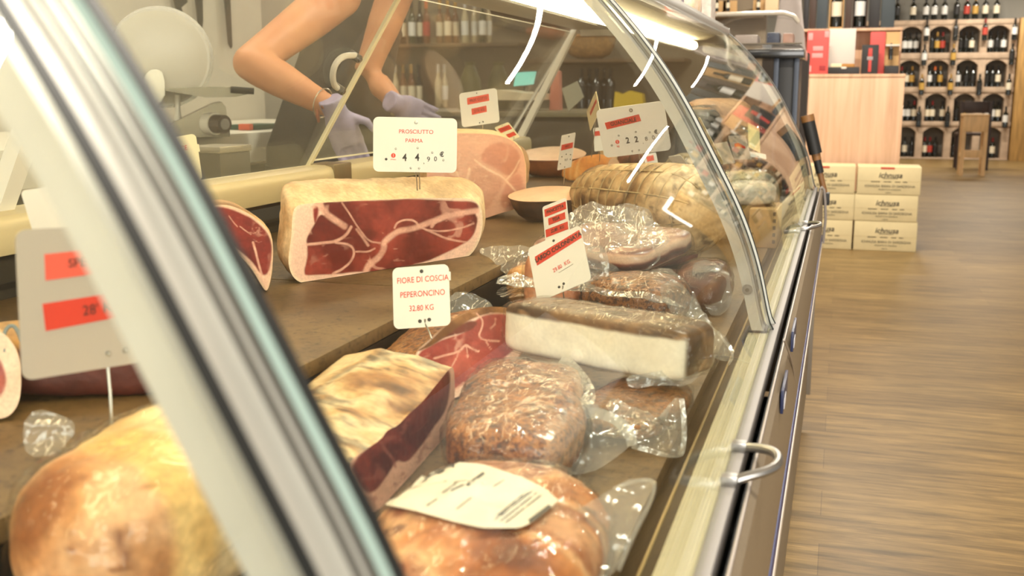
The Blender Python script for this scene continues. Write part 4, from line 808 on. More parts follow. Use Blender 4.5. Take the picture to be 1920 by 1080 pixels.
def S4(u0, v0, u1, v1, m=None, du=0.): return ('s', [(u0, v0 + 0), (u1, v0 - du), (u1, v1 - du), (u0, v1)], m or REDTAPE)
R_ = lambda u, v, r=.02: ('h', u, v, r, RIVET)
H_ = lambda u, v, r=.018: ('h', u, v, r, HOLE)
card('wide white card printed PROSCIUTTO PARMA 44,90 on two wires in the cut prosciutto', [(700, 219), (858, 222), (856, 324), (700, 322)], 1.66, 1.52,
    [('t', 'PROSCIUTTO', .51, .262, .105, REDINK), ('t', 'PARMA', .485, .425, .10, REDINK), ('h', .51, .085, .036, RIVET), R_(.27, .575), R_(.53, .555), R_(.705, .63), R_(.84, .768), R_(.45, .925), R_(.55, .925), ('h', .155, .77, .024, HOLE),
     ('d', .24, .70, .042, REDINK), ('t', '1', .24, .70, .075, CARD), ('t', 'prezzo', .24, .772, .036, REDINK), ('t', '4', .375, .738, .185, INKB, 0, .85, .0004), ('t', '4', .525, .732, .185, INKB, 0, .85, .0004), ('t', ',', .605, .80, .13, INKB), ('t', '9', .66, .762, .13, INKB), ('t', '0', .745, .752, .12, INKB), ('t', '€', .82, .668, .12, INKB, 0, 1, .0003)],
    [(.50, .96, 782, 352, 1.675), (.54, .96, 787, 350, 1.68)])
card('white card printed FIORE DI COSCIA PEPERONCINO 32.80 KG in front of the cut prosciutto', [(736, 501), (841, 496), (845, 608), (738, 619)], 1.19, .93,
    [('t', 'FIORE DI COSCIA', .535, .225, .135, REDINK, 0, .80), ('t', 'PEPERONCINO', .525, .46, .135, REDINK, 0, .80), ('t', '32.80 KG', .50, .69, .130, REDINK, 0, .80), H_(.52, .09, .030), H_(.465, .90, .030), H_(.63, .885, .030), S4(.97, .13, 1.03, .27, CARD)], [(.55, .95, 808, 632, 1.17)])
card('white card printed LARDO COLONNATA 29.80 KG tilted over the white lard block', [(987, 463), (1090, 424), (1105, 521), (1010, 570)], 1.33, .98,
    [('s', [(.10, .205), (.97, .08), (.99, .23), (.115, .375)], REDTAPE), ('t', 'LARDO COLONNATA', .545, .222, .112, INKB, 8.5, .80, .0003), ('t', '29.80  KG.', .55, .565, .10, REDINK, 8.5, .78), ('s', [(.47, .655), (.75, .61), (.75, .614), (.47, .659)], INK), H_(.49, .07, .022), H_(.43, .90, .022), H_(.52, .875, .022)], [(.47, .97, 1060, 592, 1.34)], rad=.07)
card('small white card printed PANCETTA TESA 22.80 KG just above the lard card', [(1016, 388), (1063, 370), (1067, 440), (1024, 458)], 1.58, .70,
    [S4(.08, .10, .97, .30), ('t', 'PANCETTA', .52, .20, .125, INKB, 0, .78, .0002), S4(.20, .37, .90, .55), ('t', 'TESA', .52, .46, .12, INKB, 0, .8, .0002), S4(.05, .64, .97, .84), ('t', '22.80 . KG', .54, .74, .12, INKB, 0, .72, .0002)], [(.5, .97, 1046, 470, 1.60)])
card('white card with red GUANCIALE strip and price 22,80 above the netted roll', [(1119, 206), (1240, 190), (1262, 281), (1130, 297)], 1.92, 1.36,
    [('s', [(.10, .28), (.62, .20), (.635, .34), (.115, .42)], REDTAPE), ('t', 'GUANCIALE', .375, .31, .115, INKB, 4, .85, .0002), ('h', .515, .10, .038, RIVET), R_(.27, .575), R_(.53, .545), R_(.73, .59), R_(.86, .70), R_(.145, .755), R_(.43, .925, .018), R_(.53, .925, .018), ('d', .235, .70, .042, REDINK), ('t', '1', .235, .70, .075, CARD), ('t', 'kg', .235, .785, .06, REDINK), ('t', '2', .39, .70, .17, INKB, 0, .85, .0004), ('t', '2', .52, .70, .17, INKB, 0, .85, .0004), ('t', ',', .61, .76, .12, INKB), ('t', '8', .665, .715, .12, INKB), ('t', '0', .77, .705, .12, INKB), ('t', '€', .82, .60, .11, INKB, 0, 1, .0003)],
    [(.52, .97, 1198, 320, 1.95)])
card('white card with red PROS COTTO strips standing in the tall pink cooked ham', [(860, 175), (932, 165), (936, 228), (867, 240)], 2.33, 1.08,
    [S4(.20, .17, .78, .37, REDTAPE2, .03), ("t", "PROS' COTTO", .50, .26, .12, INKB, 3, .66), S4(.29, .50, .69, .68, REDTAPE2, .03), ('t', "23'50 KG", .49, .58, .12, INKB, 3, .7), H_(.47, .07, .016), H_(.47, .94, .016), H_(.57, .93, .016)], [(.55, .97, 902, 262, 2.36)], rad=.09)
card('small cream card with two red strips leaning behind the tall cooked ham', [(927, 239), (953, 229), (975, 257), (948, 268)], 2.75, .8, [S4(.12, .15, .92, .42), ('t', 'CRUDO', .5, .29, .16, INKB, 0, .8), S4(.35, .6, .9, .82), H_(.5, .06)], [(.6, .97, 962, 285, 2.78)], CARDY)
card('narrow white card with a red strip standing in the pink half ham', [(1053, 254), (1079, 249), (1071, 313), (1045, 320)], 2.28, .62, [S4(.08, .27, .9, .43), ('t', 'SPECK', .5, .35, .09, INKB, 0, .8), ('h', .52, .07, .022, HOLE), H_(.2, .62), H_(.5, .58), H_(.82, .62), H_(.15, .82), H_(.85, .76), H_(.5, .95), ('t', '1 8 , 9', .52, .74, .09, INKB, 0, .6)], [(.5, .97, 1057, 354, 2.31)], rad=.06)
card('cream card turned edge-on with a red strip behind the 22,80 card', [(1100, 206), (1118, 172), (1124, 204), (1107, 250)], 2.42, .75, [S4(.25, .32, .9, .48)], [(.5, .97, 1110, 285, 2.44)], CARDY, rad=.05)
card('white card almost hidden behind the bottom edge of the 22,80 card', [(1206, 290), (1230, 286), (1236, 318), (1212, 324)], 2.42, .8, [S4(.2, .12, .75, .42, REDTAPE2), H_(.4, .8), H_(.6, .78)], [(.5, .97, 1228, 332, 2.44)])
card('thin white card peeking from behind the near edge of the 22,80 card', [(1112, 240), (1132, 238), (1134, 282), (1115, 284)], 2.5, .6, [S4(.1, .15, .9, .35)], [(.5, .97, 1124, 300, 2.52)])
card('blank white card low behind the arched post beyond the netted roll', [(1254, 296), (1274, 288), (1296, 318), (1270, 316)], 2.3, 1.0, [], [(.5, .97, 1284, 335, 2.32)])
card('plain cream card leaning along the arched post in the far case', [(1301, 226), (1312, 222), (1358, 304), (1346, 312)], 2.3, .6, [H_(.4, .3), H_(.5, .9)], [(.5, .97, 1356, 325, 2.31)], CARDY)
card('white card with two holes beside the grey paper note in the far case', [(1340, 268), (1364, 267), (1377, 304), (1356, 310)], 2.55, .8, [H_(.3, .2), H_(.7, .95)], [(.5, .97, 1368, 325, 2.56)], rad=.06)
card('grey paper note with a red scrawl standing in the far case', [(1365, 253), (1397, 256), (1409, 297), (1377, 301)], 2.75, .85, [('s', [(.25, .32), (.5, .30), (.85, .46), (.8, .55), (.45, .44), (.25, .46)], REDINK), ('t', '25,90', .5, .78, .16, INKB), H_(.4, .07)], [(.5, .97, 1394, 318, 2.77)], mat('grey_note', (204, 198, 196), .6), rad=.02)
card('pale yellow card standing highest in the far case', [(1402, 227), (1424, 243), (1425, 284), (1404, 278)], 2.95, .55, [], [(.5, .97, 1416, 305, 2.96)], mat('yellow_note', (236, 222, 160), .6), rad=.02)
card('small white tab sticking out beside the pale yellow card', [(1404, 283), (1437, 290), (1436, 298), (1407, 294)], 2.85, 2.9, [], [(.5, .97, 1420, 312, 2.86)], rad=.04)
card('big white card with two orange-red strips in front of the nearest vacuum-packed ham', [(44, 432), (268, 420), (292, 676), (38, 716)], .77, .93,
    [('s', [(.20, .17), (.86, .15), (.86, .32), (.20, .345)], REDTAPE2), ('t', 'SPECK', .50, .245, .085, INKB), ('s', [(.17, .50), (.86, .47), (.86, .645), (.185, .685)], REDTAPE), ('t', "28' KG", .62, .575, .10, INKB, 2), R_(.66, .90, .018), R_(.80, .895, .018)], [(.66, .97, 210, 830, .79)], mat('shade_grey_card_plastic', (176, 166, 154), .4), rad=.08)  # white card; the grey puts its shade into the colour
card('blank white card standing behind the nearest price card', [(42, 358), (118, 346), (150, 428), (60, 440)], 1.0, .95, [], [(.5, .97, 120, 480, 1.02)])
card('cream card printed LATTE DOLCE between the near arch and the slicer', [(262, 269), (367, 250), (380, 338), (275, 357)], 1.55, 1.1, [('t', 'LATTE DOLCE', .50, .27, .14, REDINK, 0, .8), ('t', '11.80 KG', .44, .70, .13, REDINK, 0, .8), H_(.78, .93, .024), S4(.96, .24, 1.03, .40, CARDY)], [(.8, .97, 352, 400, 1.57)], CARDY)
# ================================================================== BEHIND THE COUNTER
WHITE = mat('white_laminate', (226, 220, 206), .4); DSTEEL = mat('dark_steel', (88, 82, 72), .35, .6); BLK = mat('matt_black', (24, 23, 22), .55); WENAM = mat('white_enamel', (240, 236, 224), .3)
r = empty('work_bench', 'long white-topped work bench against the cream wall under the slicer', 'work bench', (-2.1, 2.6, 0))
box('bench_top', (-2.49, -1.2, .885), (-1.72, 4.30, .975), WHITE, r, bev=.006)
box('steel_edge', (-1.722, -1.2, .878), (-1.712, 4.30, .886), mat('steel_sheet', (172, 166, 152)), r, bev=.001)
box('bench_body', (-2.48, -1.15, 0), (-1.78, 4.25, .885), mat('bench_dark_panel', (84, 78, 68), .6), r, bev=0)  # dark cabinet body under the white top
# slicer
O = P(303, 108, R=3.15); nf = Vector((-ray(303, 108).x, -ray(303, 108).y, 0)).normalized(); rt = Vector((-nf.y, nf.x, 0)); rt = rt if ray(310, 108).dot(rt) - ray(303, 108).dot(rt) > 0 else -rt
def sp(px, py, d=0.): return on_plane(px, py, O, nf) + nf * d
r = empty('meat_slicer', 'white and steel meat slicer with big round blade guard on the white bench', 'meat slicer', (O.x, O.y, .975))
def disc(m, c, n_, rr, z0, z1, k=48, r2=None, mi=0): m.cyl(c + n_ * z0, c + n_ * z1, rr, k, mi, r2)
m = MB(); disc(m, O, nf, .138, -.012, .004); m.build('blade', mat('blade_steel', (120, 114, 104), .25, .8), r)
m = MB(); disc(m, O - rt * .004, nf, .131, .004, .012); disc(m, O - rt * .004, nf, .125, .012, .020, 48, .10); m.build('blade_guard', mat('guard_grey_white', (200, 195, 182), .3), r)
c = sp(288, 165, .05); m = MB(); m.prism([sp(x, y, .03) for x, y in chaikin([(268, 200), (268, 150), (280, 132), (296, 130), (308, 140), (310, 190)], 1)], nf * .04); m.build('guard_bracket', mat('cast_aluminium', (196, 190, 176), .35, .6), r)
m = MB(); m.prism([sp(x, y, .02) for x, y in [(310, 166), (385, 163), (440, 164), (465, 169), (465, 174), (436, 181), (380, 182), (310, 170)]], nf * .16); m.build('carriage_plate', mat('carriage_steel', (104, 98, 86), .25, .8), r)
m = MB(); m.tube([sp(425, 168, .19), sp(466, 171, .19)], .009, 10); m.build('carriage_handle', BLK, r)
m = MB(); m.tube([sp(333, 178, .04), sp(333, 205, .04), sp(333, 226, .04)], [.008, .007, .012], 12); m.build('column', WENAM, r)
bz = .9755; fl = lambda px, d: Vector((sp(px, 200, d).x, sp(px, 200, d).y, bz))
m = MB(); m.prism([sp(325, 228, -.06), sp(398, 193, -.06), sp(412, 190, -.06), sp(420, 200, -.06), sp(425, 245, -.06), fl(425, -.06), fl(300, -.06)], nf * .16); m.build('motor_housing', mat('housing_steel', (146, 138, 122), .35, .6), r, smooth=False)
k = sp(392, 230, .10); kd = (nf + rt * .75).normalized()
m = MB(); m.cyl(k - kd * .01, k + kd * .022, .030, 28); m.build('dial', WENAM, r)
m = MB(); m.cyl(k + kd * .022, k + kd * .058, .026, 24, 0, .024); m.build('knob', mat('brown_bakelite', (58, 44, 36), .25, coat=.4), r)
MB().cyl(k + kd * .058, k + kd * .061, .015, 20).build('knob_cap', mat('cap_grey', (150, 148, 150), .35, .4), r)
m = MB(); m.prism([fl(250, -.16), fl(425, -.16), fl(425, .10), fl(250, .10)], (0, 0, .03)); m.build('slicer_bed', DSTEEL, r)
# dark box with steel lid on the rear worktop, tools on the wall, folded cloth
c0 = P(412, 305, x=-1.24); r = empty('storage_box', 'dark grey box with a bright steel lid edge on the rear worktop below the slicer', 'box', (c0.x, c0.y, .885))
box('box_body', (-1.285, c0.y - .06, .8848), (-1.20, c0.y + .055, .975), mat('box_dark', (70, 64, 54), .5), r, bev=.002); box('lid', (-1.287, c0.y - .065, .975), (-1.197, c0.y + .058, .988), mat('lid_steel', (180, 172, 154), .3, .6), r, bev=.002)
g = P(466, 234, x=-1.82); tag(box('cleaning_pad', (-1.90, g.y, .976), (-1.80, P(520, 234, x=-1.82).y, .992), mat('green_scourer', (52, 92, 72), .8, vary=.2, vscale=40), bev=.004), 'dark green scouring pad lying on the white bench near the elbow', 'cleaning pad')
tag(box('bottle_stopper', (-1.84, g.y - .030, .976), (-1.80, g.y - .004, .996), mat('orange_plastic', (214, 96, 62), .5), bev=.004), 'small orange-red cap lying at the end of the green scouring pad', 'cap')
r = empty('knife_rack', 'wall strip holding dark-bladed kitchen tools above the slicer', 'knife rack', (-2.49, 3.3, 1.62)); box('magnet_bar', (-2.499, 2.7, 1.62), (-2.485, 4.0, 1.66), mat('rack_bar', (60, 58, 56), .4, .5), r, bev=.002)
def wall_tool(name, label, pts, grp=None):
    W = [P(x, y, x=-2.480) for x, y in pts]; t = empty(name, label, 'knife', W[0], group=grp)
    MB().prism(W, (.005, 0, 0)).build('blade', mat('tool_dark_steel', (72, 72, 66), .35, .6), t, smooth=False)
    top = (W[0] + W[-1]) / 2; MB().tube([top + Vector((.0025, 0, -.01)), top + Vector((.0025, 0, .10))], .012, 10).build('handle', BLK, t); return t
wall_tool('kitchen_knife', 'long tapering dark knife hanging on the wall, closer to the slicer disc', [(365, -5), (372, 64), (376, 66), (379, 40), (378, -5)])
wall_tool('kitchen_knife', 'long tapering dark knife hanging on the wall nearest the elbow', [(419, -5), (427, 82), (432, 91), (434, 86), (430, -5)])
wall_tool('meat_cleaver', 'notched dark cleaver hanging on the wall above the blade guard', [(324, -5), (327, 10), (333, 30), (342, 26), (338, 14), (350, 4), (348, -5)])
# ------------------------------------------------------------------ the person at the worktop
r = empty('person', 'person in a black sleeveless top and apron with lavender gloves, leaning over the rear worktop', 'person', (-1.47, 2.85, 0))
SKIN = mat('skin', (214, 152, 112), .5, vary=.06, vscale=12, rgb2=(204, 138, 98)); CLOTH = mat('black_cloth', (44, 40, 36), .85, vary=.25, vscale=25, bump=.2, bscale=200); GLOVE = mat('lavender_glove', (176, 166, 200), .42, vary=.12, vscale=30, bump=.3, bscale=60)
def ell(mb, pts, rad, hint, n=20):
    """elliptical limb: rad = (across hint, along the other way)"""
    pts = [Vector(p) for p in pts]; V = []; F = []; k = len(pts)
    for i, p in enumerate(pts):
        t = (pts[min(i + 1, k - 1)] - pts[max(i - 1, 0)]).normalized(); a = Vector(hint); a = (a - t * a.dot(t)).normalized(); b = t.cross(a)
        for j in range(n): q = 2 * math.pi * j / n; V.append(p + a * math.cos(q) * rad[i][0] + b * math.sin(q) * rad[i][1])
    F = [(i * n + j, i * n + (j + 1) % n, (i + 1) * n + (j + 1) % n, (i + 1) * n + j) for i in range(k - 1) for j in range(n)] + [tuple(range(n))[::-1], tuple(range((k - 1) * n, k * n))]
    return mb.add(V, F)
def ball(mb, c, rx, ry, rz, n=16): return mb.lathe([(max(math.sin(math.pi * i / 12), .02) * 1., -math.cos(math.pi * i / 12)) for i in range(13)], n=n) if False else mb.add([(c[0] + rx * math.sin(math.pi * i / 12) * math.cos(2 * math.pi * j / n), c[1] + ry * math.sin(math.pi * i / 12) * math.sin(2 * math.pi * j / n), c[2] + rz * -math.cos(math.pi * i / 12)) for i in range(13) for j in range(n)], [(i * n + j, i * n + (j + 1) % n, (i + 1) * n + (j + 1) % n, (i + 1) * n + j) for i in range(12) for j in range(n)])
def fuse(o, vox, smooth=6):
    md = o.modifiers.new('fuse', 'REMESH'); md.mode = 'VOXEL'; md.voxel_size = vox; md.use_smooth_shade = True
    sm = o.modifiers.new('soft', 'SMOOTH'); sm.factor = .5; sm.iterations = smooth
    dg = bpy.context.evaluated_depsgraph_get(); me = bpy.data.meshes.new_from_object(o.evaluated_get(dg)); o.modifiers.clear(); o.data = me
    me.polygons.foreach_set('use_smooth', [True] * len(me.polygons)); return o
side_ = Vector((nf.y * -1, nf.x, 0)).normalized()
hip = P(612, 300, R=3.20); hip = Vector((-1.53, P(600, 300, x=-1.53).y, .90)); waist = Vector((-1.53, P(618, 190, x=-1.53).y, 1.06)); chest = Vector((-1.48, P(672, 10, x=-1.48).y, 1.30)); neck = Vector((-1.44, chest.y + .01, 1.46)); head = Vector((-1.37, chest.y + .02, 1.60))
sh1 = P(640, -12, R=3.06); el1 = P(470, 118, R=2.78); wr1 = P(628, 206, R=2.68); sh2 = P(752, -40, R=3.24); el2 = P(688, 134, R=3.24); wr2 = P(746, 196, R=3.18)
hint = (sh2 - sh1).normalized()
m = MB()
ell(m, [hip, waist, (waist + chest) / 2, chest, chest + Vector((0, 0, .07)), neck - Vector((0, 0, .03))], [(.165, .115), (.135, .10), (.140, .105), (.160, .105), (.13, .08), (.06, .06)], hint)
ell(m, [neck - Vector((0, 0, .05)), neck + Vector((.02, 0, .07))], [(.055, .055), (.052, .052)], hint)
ball(m, head, .078, .074, .108); ball(m, head + Vector((.074, -.008, -.012)), .018, .011, .020); ball(m, head + Vector((.02, 0, -.075)), .05, .048, .04)
for s in (-1, 1): ball(m, head + Vector((-.005, s * .074, 0)), .018, .010, .028)
ell(m, [sh1 + (sh2 - sh1) * .12, sh1, sh1 + (el1 - sh1) * .35, sh1 + (el1 - sh1) * .75, el1, el1 + (wr1 - el1) * .08, el1 + (wr1 - el1) * .35, el1 + (wr1 - el1) * .75, wr1], [(.055, .055), (.062, .060), (.060, .058), (.050, .048), (.046, .044), (.048, .046), (.046, .042), (.034, .029), (.028, .022)], Vector((0, 0, 1)))
ball(m, el1, .046, .046, .046)
ell(m, [sh2 - (sh2 - sh1) * .12, sh2, sh2 + (el2 - sh2) * .5, el2, el2 + (wr2 - el2) * .4, wr2], [(.055, .055), (.058, .056), (.050, .048), (.042, .040), (.038, .035), (.026, .022)], Vector((0, 0, 1)))
for s in (-1, 1):
    hp = hip + hint * .08 * s; ell(m, [hp + Vector((0, 0, .02)), hp + Vector((-.01, 0, -.38)), hp + Vector((-.02, 0, -.84)), hp + Vector((-.02, 0, -.88))], [(.085, .085), (.058, .062), (.038, .042), (.04, .06)], hint)
    f_ = Vector((hp.x - .02, hp.y, .035)); ell(m, [f_ + Vector((-.06, 0, .01)), f_ + Vector((.05, 0, 0)), f_ + Vector((.14, 0, -.012))], [(.03, .03), (.04, .028), (.03, .016)], (0, 1, 0))
body = fuse(m.build('body', SKIN, r), .011)
m = MB(); up_ = Vector((0, 0, 1))
ell(m, [hip + Vector((0, 0, -.42)), hip + Vector((0, 0, -.12)), hip, waist, (waist + chest) / 2, chest + Vector((0, 0, .02)), chest + Vector((0, 0, .085))], [(.185, .135), (.185, .135), (.182, .13), (.150, .113), (.155, .118), (.168, .118), (.105, .085)], hint)
m.build('black_top', CLOTH, r)
for s in (-1, 1):
    hp = hip + hint * .09 * s; m = MB(); ell(m, [hp, hp + Vector((-.01, 0, -.38)), hp + Vector((-.02, 0, -.80))], [(.10, .10), (.075, .08), (.06, .065)], hint); m.build('trouser_leg', CLOTH, r)
# apron bib and skirt hanging in front
fd = hint.cross(up_).normalized(); fd = fd if fd.x > 0 else -fd; ap = []
for z, w, off in ((chest.z + .10, .075, .125), (chest.z, .11, .150), (waist.z + .05, .15, .150), (hip.z + .05, .19, .160), (hip.z - .2, .20, .165), (hip.z - .42, .20, .160)):
    t = (z - hip.z) / (chest.z - hip.z); c = hip + (chest - hip) * t; c = Vector((c.x, c.y, z))
    ap.append([c + hint * w * q + fd * (off - .06 * q * q) for q in np.linspace(-1, 1, 11)])
V = [v for row in ap for v in row]; n0 = len(V); V = V + [v - fd * .005 for v in V]; F = []
for i in range(5):
    for j in range(10): a = i * 11 + j; F += [(a, a + 1, a + 12, a + 11), (n0 + a, n0 + a + 11, n0 + a + 12, n0 + a + 1)]
for i in range(5): F += [(i * 11, (i + 1) * 11, n0 + (i + 1) * 11, n0 + i * 11), (i * 11 + 10, n0 + i * 11 + 10, n0 + i * 11 + 21, i * 11 + 21)]
apr = meshobj('apron', V, F, mat('charcoal_apron', (58, 53, 46), .8, vary=.2, vscale=20), r)
lg = P(662, 42, R=2.95); q0 = ap[1][4] + fd * .004
for k, (a, b, cc) in enumerate(((-.03, .0, (196, 188, 176)), (.0, .03, (190, 92, 80)))): MB().prism([q0 + hint * a + up_ * .012, q0 + hint * b + up_ * .006, q0 + hint * b - up_ * .008, q0 + hint * a - up_ * .002], fd * .002).build('chest_logo', mat('logo_%d' % k, cc, .6), apr)
m = MB(); ball(m, head + Vector((-.016, 0, .022)), .088, .084, .104); ball(m, head + Vector((-.09, 0, .03)), .04, .04, .045); fuse(m.build('hair', mat('dark_hair', (52, 36, 26), .6), r), .009, 3)
# trim the hair off the face by keeping it behind the brow
bm = bmesh.new(); bm.from_mesh(r.children[-1].data); bmesh.ops.bisect_plane(bm, geom=bm.verts[:] + bm.edges[:] + bm.faces[:], plane_co=(head + Vector((.030, 0, 0))) - r.location, plane_no=(1, 0, -.55), clear_outer=True); bm.to_mesh(r.children[-1].data); bm.free()
for s in (-1, 1):
    m = MB(); ball(m, head + Vector((.070, s * .030, .012)), .010, .012, .010, 12); m.build('eye', mat('eye_white', (226, 220, 212), .2), r)
    m = MB(); ball(m, head + Vector((.0775, s * .030, .012)), .0035, .0055, .0055, 10); m.build('iris', mat('iris_brown', (60, 40, 26), .2), r)
m = MB(); ell(m, [head + Vector((.066, -.024, -.052)), head + Vector((.074, 0, -.051)), head + Vector((.066, .024, -.052))], [(.003, .004), (.006, .006), (.003, .004)], (0, 0, 1), 10); m.build('mouth', mat('lips', (176, 96, 84), .4), r)
def hand(name, wr, tip, thumb_to, spread):
    d = (tip - wr); ln = d.length; d.normalize(); pn = spread.normalized(); pn = (pn - d * pn.dot(d)).normalized(); nn_ = d.cross(pn); m = MB()
    ell(m, [wr - d * .045, wr - d * .01, wr + d * .03, wr + d * .085], [(.032, .028), (.029, .025), (.040, .021), (.042, .016)], pn)
    for k, (o_, L_) in enumerate(((-.031, .070), (-.011, .082), (.011, .078), (.030, .060))):
        b = wr + d * .080 + pn * o_; j1 = b + d * L_ * .45 + nn_ * .006; j2 = j1 + (d * .8 + nn_ * .55).normalized() * L_ * .32; j3 = j2 + (d * .5 + nn_ * .85).normalized() * L_ * .25
        ell(m, [b - d * .02, b, j1, j2, j3], [(.0095, .0095), (.0098, .0095), (.009, .009), (.0082, .0082), (.006, .006)], pn, 10)
    tb = wr + d * .022 + pn * thumb_to * .034; t1 = tb + (d * .55 + pn * thumb_to * .75 + nn_ * .3).normalized() * .038; t2 = t1 + (d * .9 + pn * thumb_to * .2 + nn_ * .35).normalized() * .030
    ell(m, [tb - d * .012 - pn * thumb_to * .012, tb, t1, t2], [(.014, .013), (.0125, .012), (.0105, .0105), (.007, .007)], nn_, 10)
    return fuse(m.build(name, GLOVE, r), .0042, 3)
hand('glove', wr1 + (P(655, 282, R=2.70) - wr1) * .12, P(656, 276, R=2.72), 1, side_ + Vector((0, 0, .2)))
hand('glove', wr2 + (P(800, 222, R=3.26) - wr2) * .05, P(806, 222, R=3.28), -1, Vector((.3, .2, 1)))
a = el1 + (wr1 - el1) * .86; d = (wr1 - el1).normalized(); u = d.orthogonal().normalized(); w = d.cross(u)
MB().tube([a + (u * math.cos(t) * .036 + w * math.sin(t) * .036) - d * .010 * math.sin(t * 1) for t in np.linspace(0, 2 * math.pi, 28, endpoint=False)], .0018, 6, closed=True).build('bracelet', mat('silver_chain', (206, 196, 184), .25, .9), r)
m = MB(); pz = P(595, 206, R=2.66); m.tube([pz, pz + Vector((0, 0, -.014)), pz + Vector((.002, .002, -.03))], [.004, .0055, .003], 8); ball(m, P(606, 200, R=2.655), .006, .006, .006, 10); m.build('bracelet_charm', mat('copper_charm', (150, 84, 60), .35, .5), r)
# ------------------------------------------------------------------ till counter and scale beyond the worktop
r = empty('till_counter', 'low dark counter behind the deli case carrying the scale', 'counter', (-1.45, 4.75, 0)); box('counter_body', (-2.1, 4.40, 0), (-.86, 5.2, .99), mat('counter_dark_wood', (92, 76, 58), .6, vary=.2, vscale=6), r, bev=.004); box('counter_top', (-2.12, 4.38, .99), (-.84, 5.22, 1.012), mat('counter_top_olive', (120, 108, 84), .4), r, bev=.004)
r = empty('shop_scale', 'cream shop scale with a turquoise lit screen on the low dark counter', 'scale', (-1.43, 4.62, 1.012))
m = MB(); m.prism([P(905, 188, y=4.55), P(1000, 188, y=4.55), P(998, 176, y=4.55), P(930, 168, y=4.55), P(905, 178, y=4.55)], (0, .30, 0)); m.build('scale_body', mat('scale_cream', (232, 216, 186), .45), r, smooth=False)
q = [P(963, 162, y=4.75), P(1001, 158, y=4.75), P(1006, 134, y=4.75), P(968, 136, y=4.75)]; cq = sum(q, Vector()) / 4
m = MB(); m.prism([cq + (v - cq) * 1.12 for v in q], (0, .03, 0)); m.tube([cq + Vector((0, .02, -.03)), Vector((cq.x, 4.77, 1.02))], .012, 8); sf = m.build('screen_frame', BLK, r, smooth=False)
m = MB(); m.prism([v + Vector((0, -.004, 0)) for v in q], (0, .003, 0)); m.build('screen', mat('turquoise_screen', (120, 214, 206), .3, emit=.8), sf, smooth=False)
# things standing on the low dark counter
def wedge(name, label, cat, pts, y, dp, mm, z=None): 
    W = [P(x, yy, y=y) for x, yy in pts]; o = MB().prism(W, (0, dp, 0)).build(name, mm, None, smooth=False); return tag(o, label, cat)
def onto(o, z):
    me = o.data; lo = min(v.co.z for v in me.vertices)
    for v in me.vertices:
        if v.co.z < lo + .03: v.co.z = z
    return o
for px, lab, k in ((882, 'olive cone-shaped wrapped gift next to the white-labelled bottle', 0), (935, 'olive cone-shaped wrapped gift behind the scale', 1)):
    b = P(px, 190, y=4.95); m = MB(); m.lathe([(.06, 1.0125), (.058, 1.06), (.05, 1.15), (.022, 1.22), (.03, 1.235)], (b.x, b.y, 0), 18); tag(m.build('wrapped_gift', mat('olive_wrap', (112, 106, 66), .55, vary=.25, vscale=14)), lab, 'gift', 'olive wrapped gifts')
onto(wedge('notice_card', 'grey plastic notice standing on the low counter right of the scale', 'notice', [(1053, 166), (1082, 152), (1094, 182), (1066, 200)], 4.5, .012, mat('notice_grey', (168, 160, 140), .5)), 1.0125)
o = onto(wedge('paper_bag', 'small white and red paper packet between the scale and the grey notice', 'packet', [(1030, 186), (1034, 128), (1048, 134), (1050, 186)], 4.8, .05, mat('red_white_paper', (206, 130, 110), .6)), 1.0125)
r = empty('wicker_basket', 'shallow tan wicker basket on the wall shelf above the dark bottles', 'basket', P(1106, 110, y=8.6)); c = P(1106, 110, y=8.62); m = MB()
m.lathe([(.10, c.z), (.16, c.z + .03), (.20, c.z + .10), (.21, c.z + .17), (.20, c.z + .17), (.17, c.z + .07)], (c.x, c.y, 0), 28); m.build('bowl', mat('wicker_tan', (196, 150, 96), .7, vary=.3, vscale=40, bump=.5, bscale=90), r)
m = MB(); m.tube([(c.x + .207 * math.cos(t), c.y + .207 * math.sin(t), c.z + .172) for t in np.linspace(0, 2 * math.pi, 30, endpoint=False)], .012, 8, closed=True); m.build('rim', mat('wicker_rim', (170, 122, 72), .7), r)
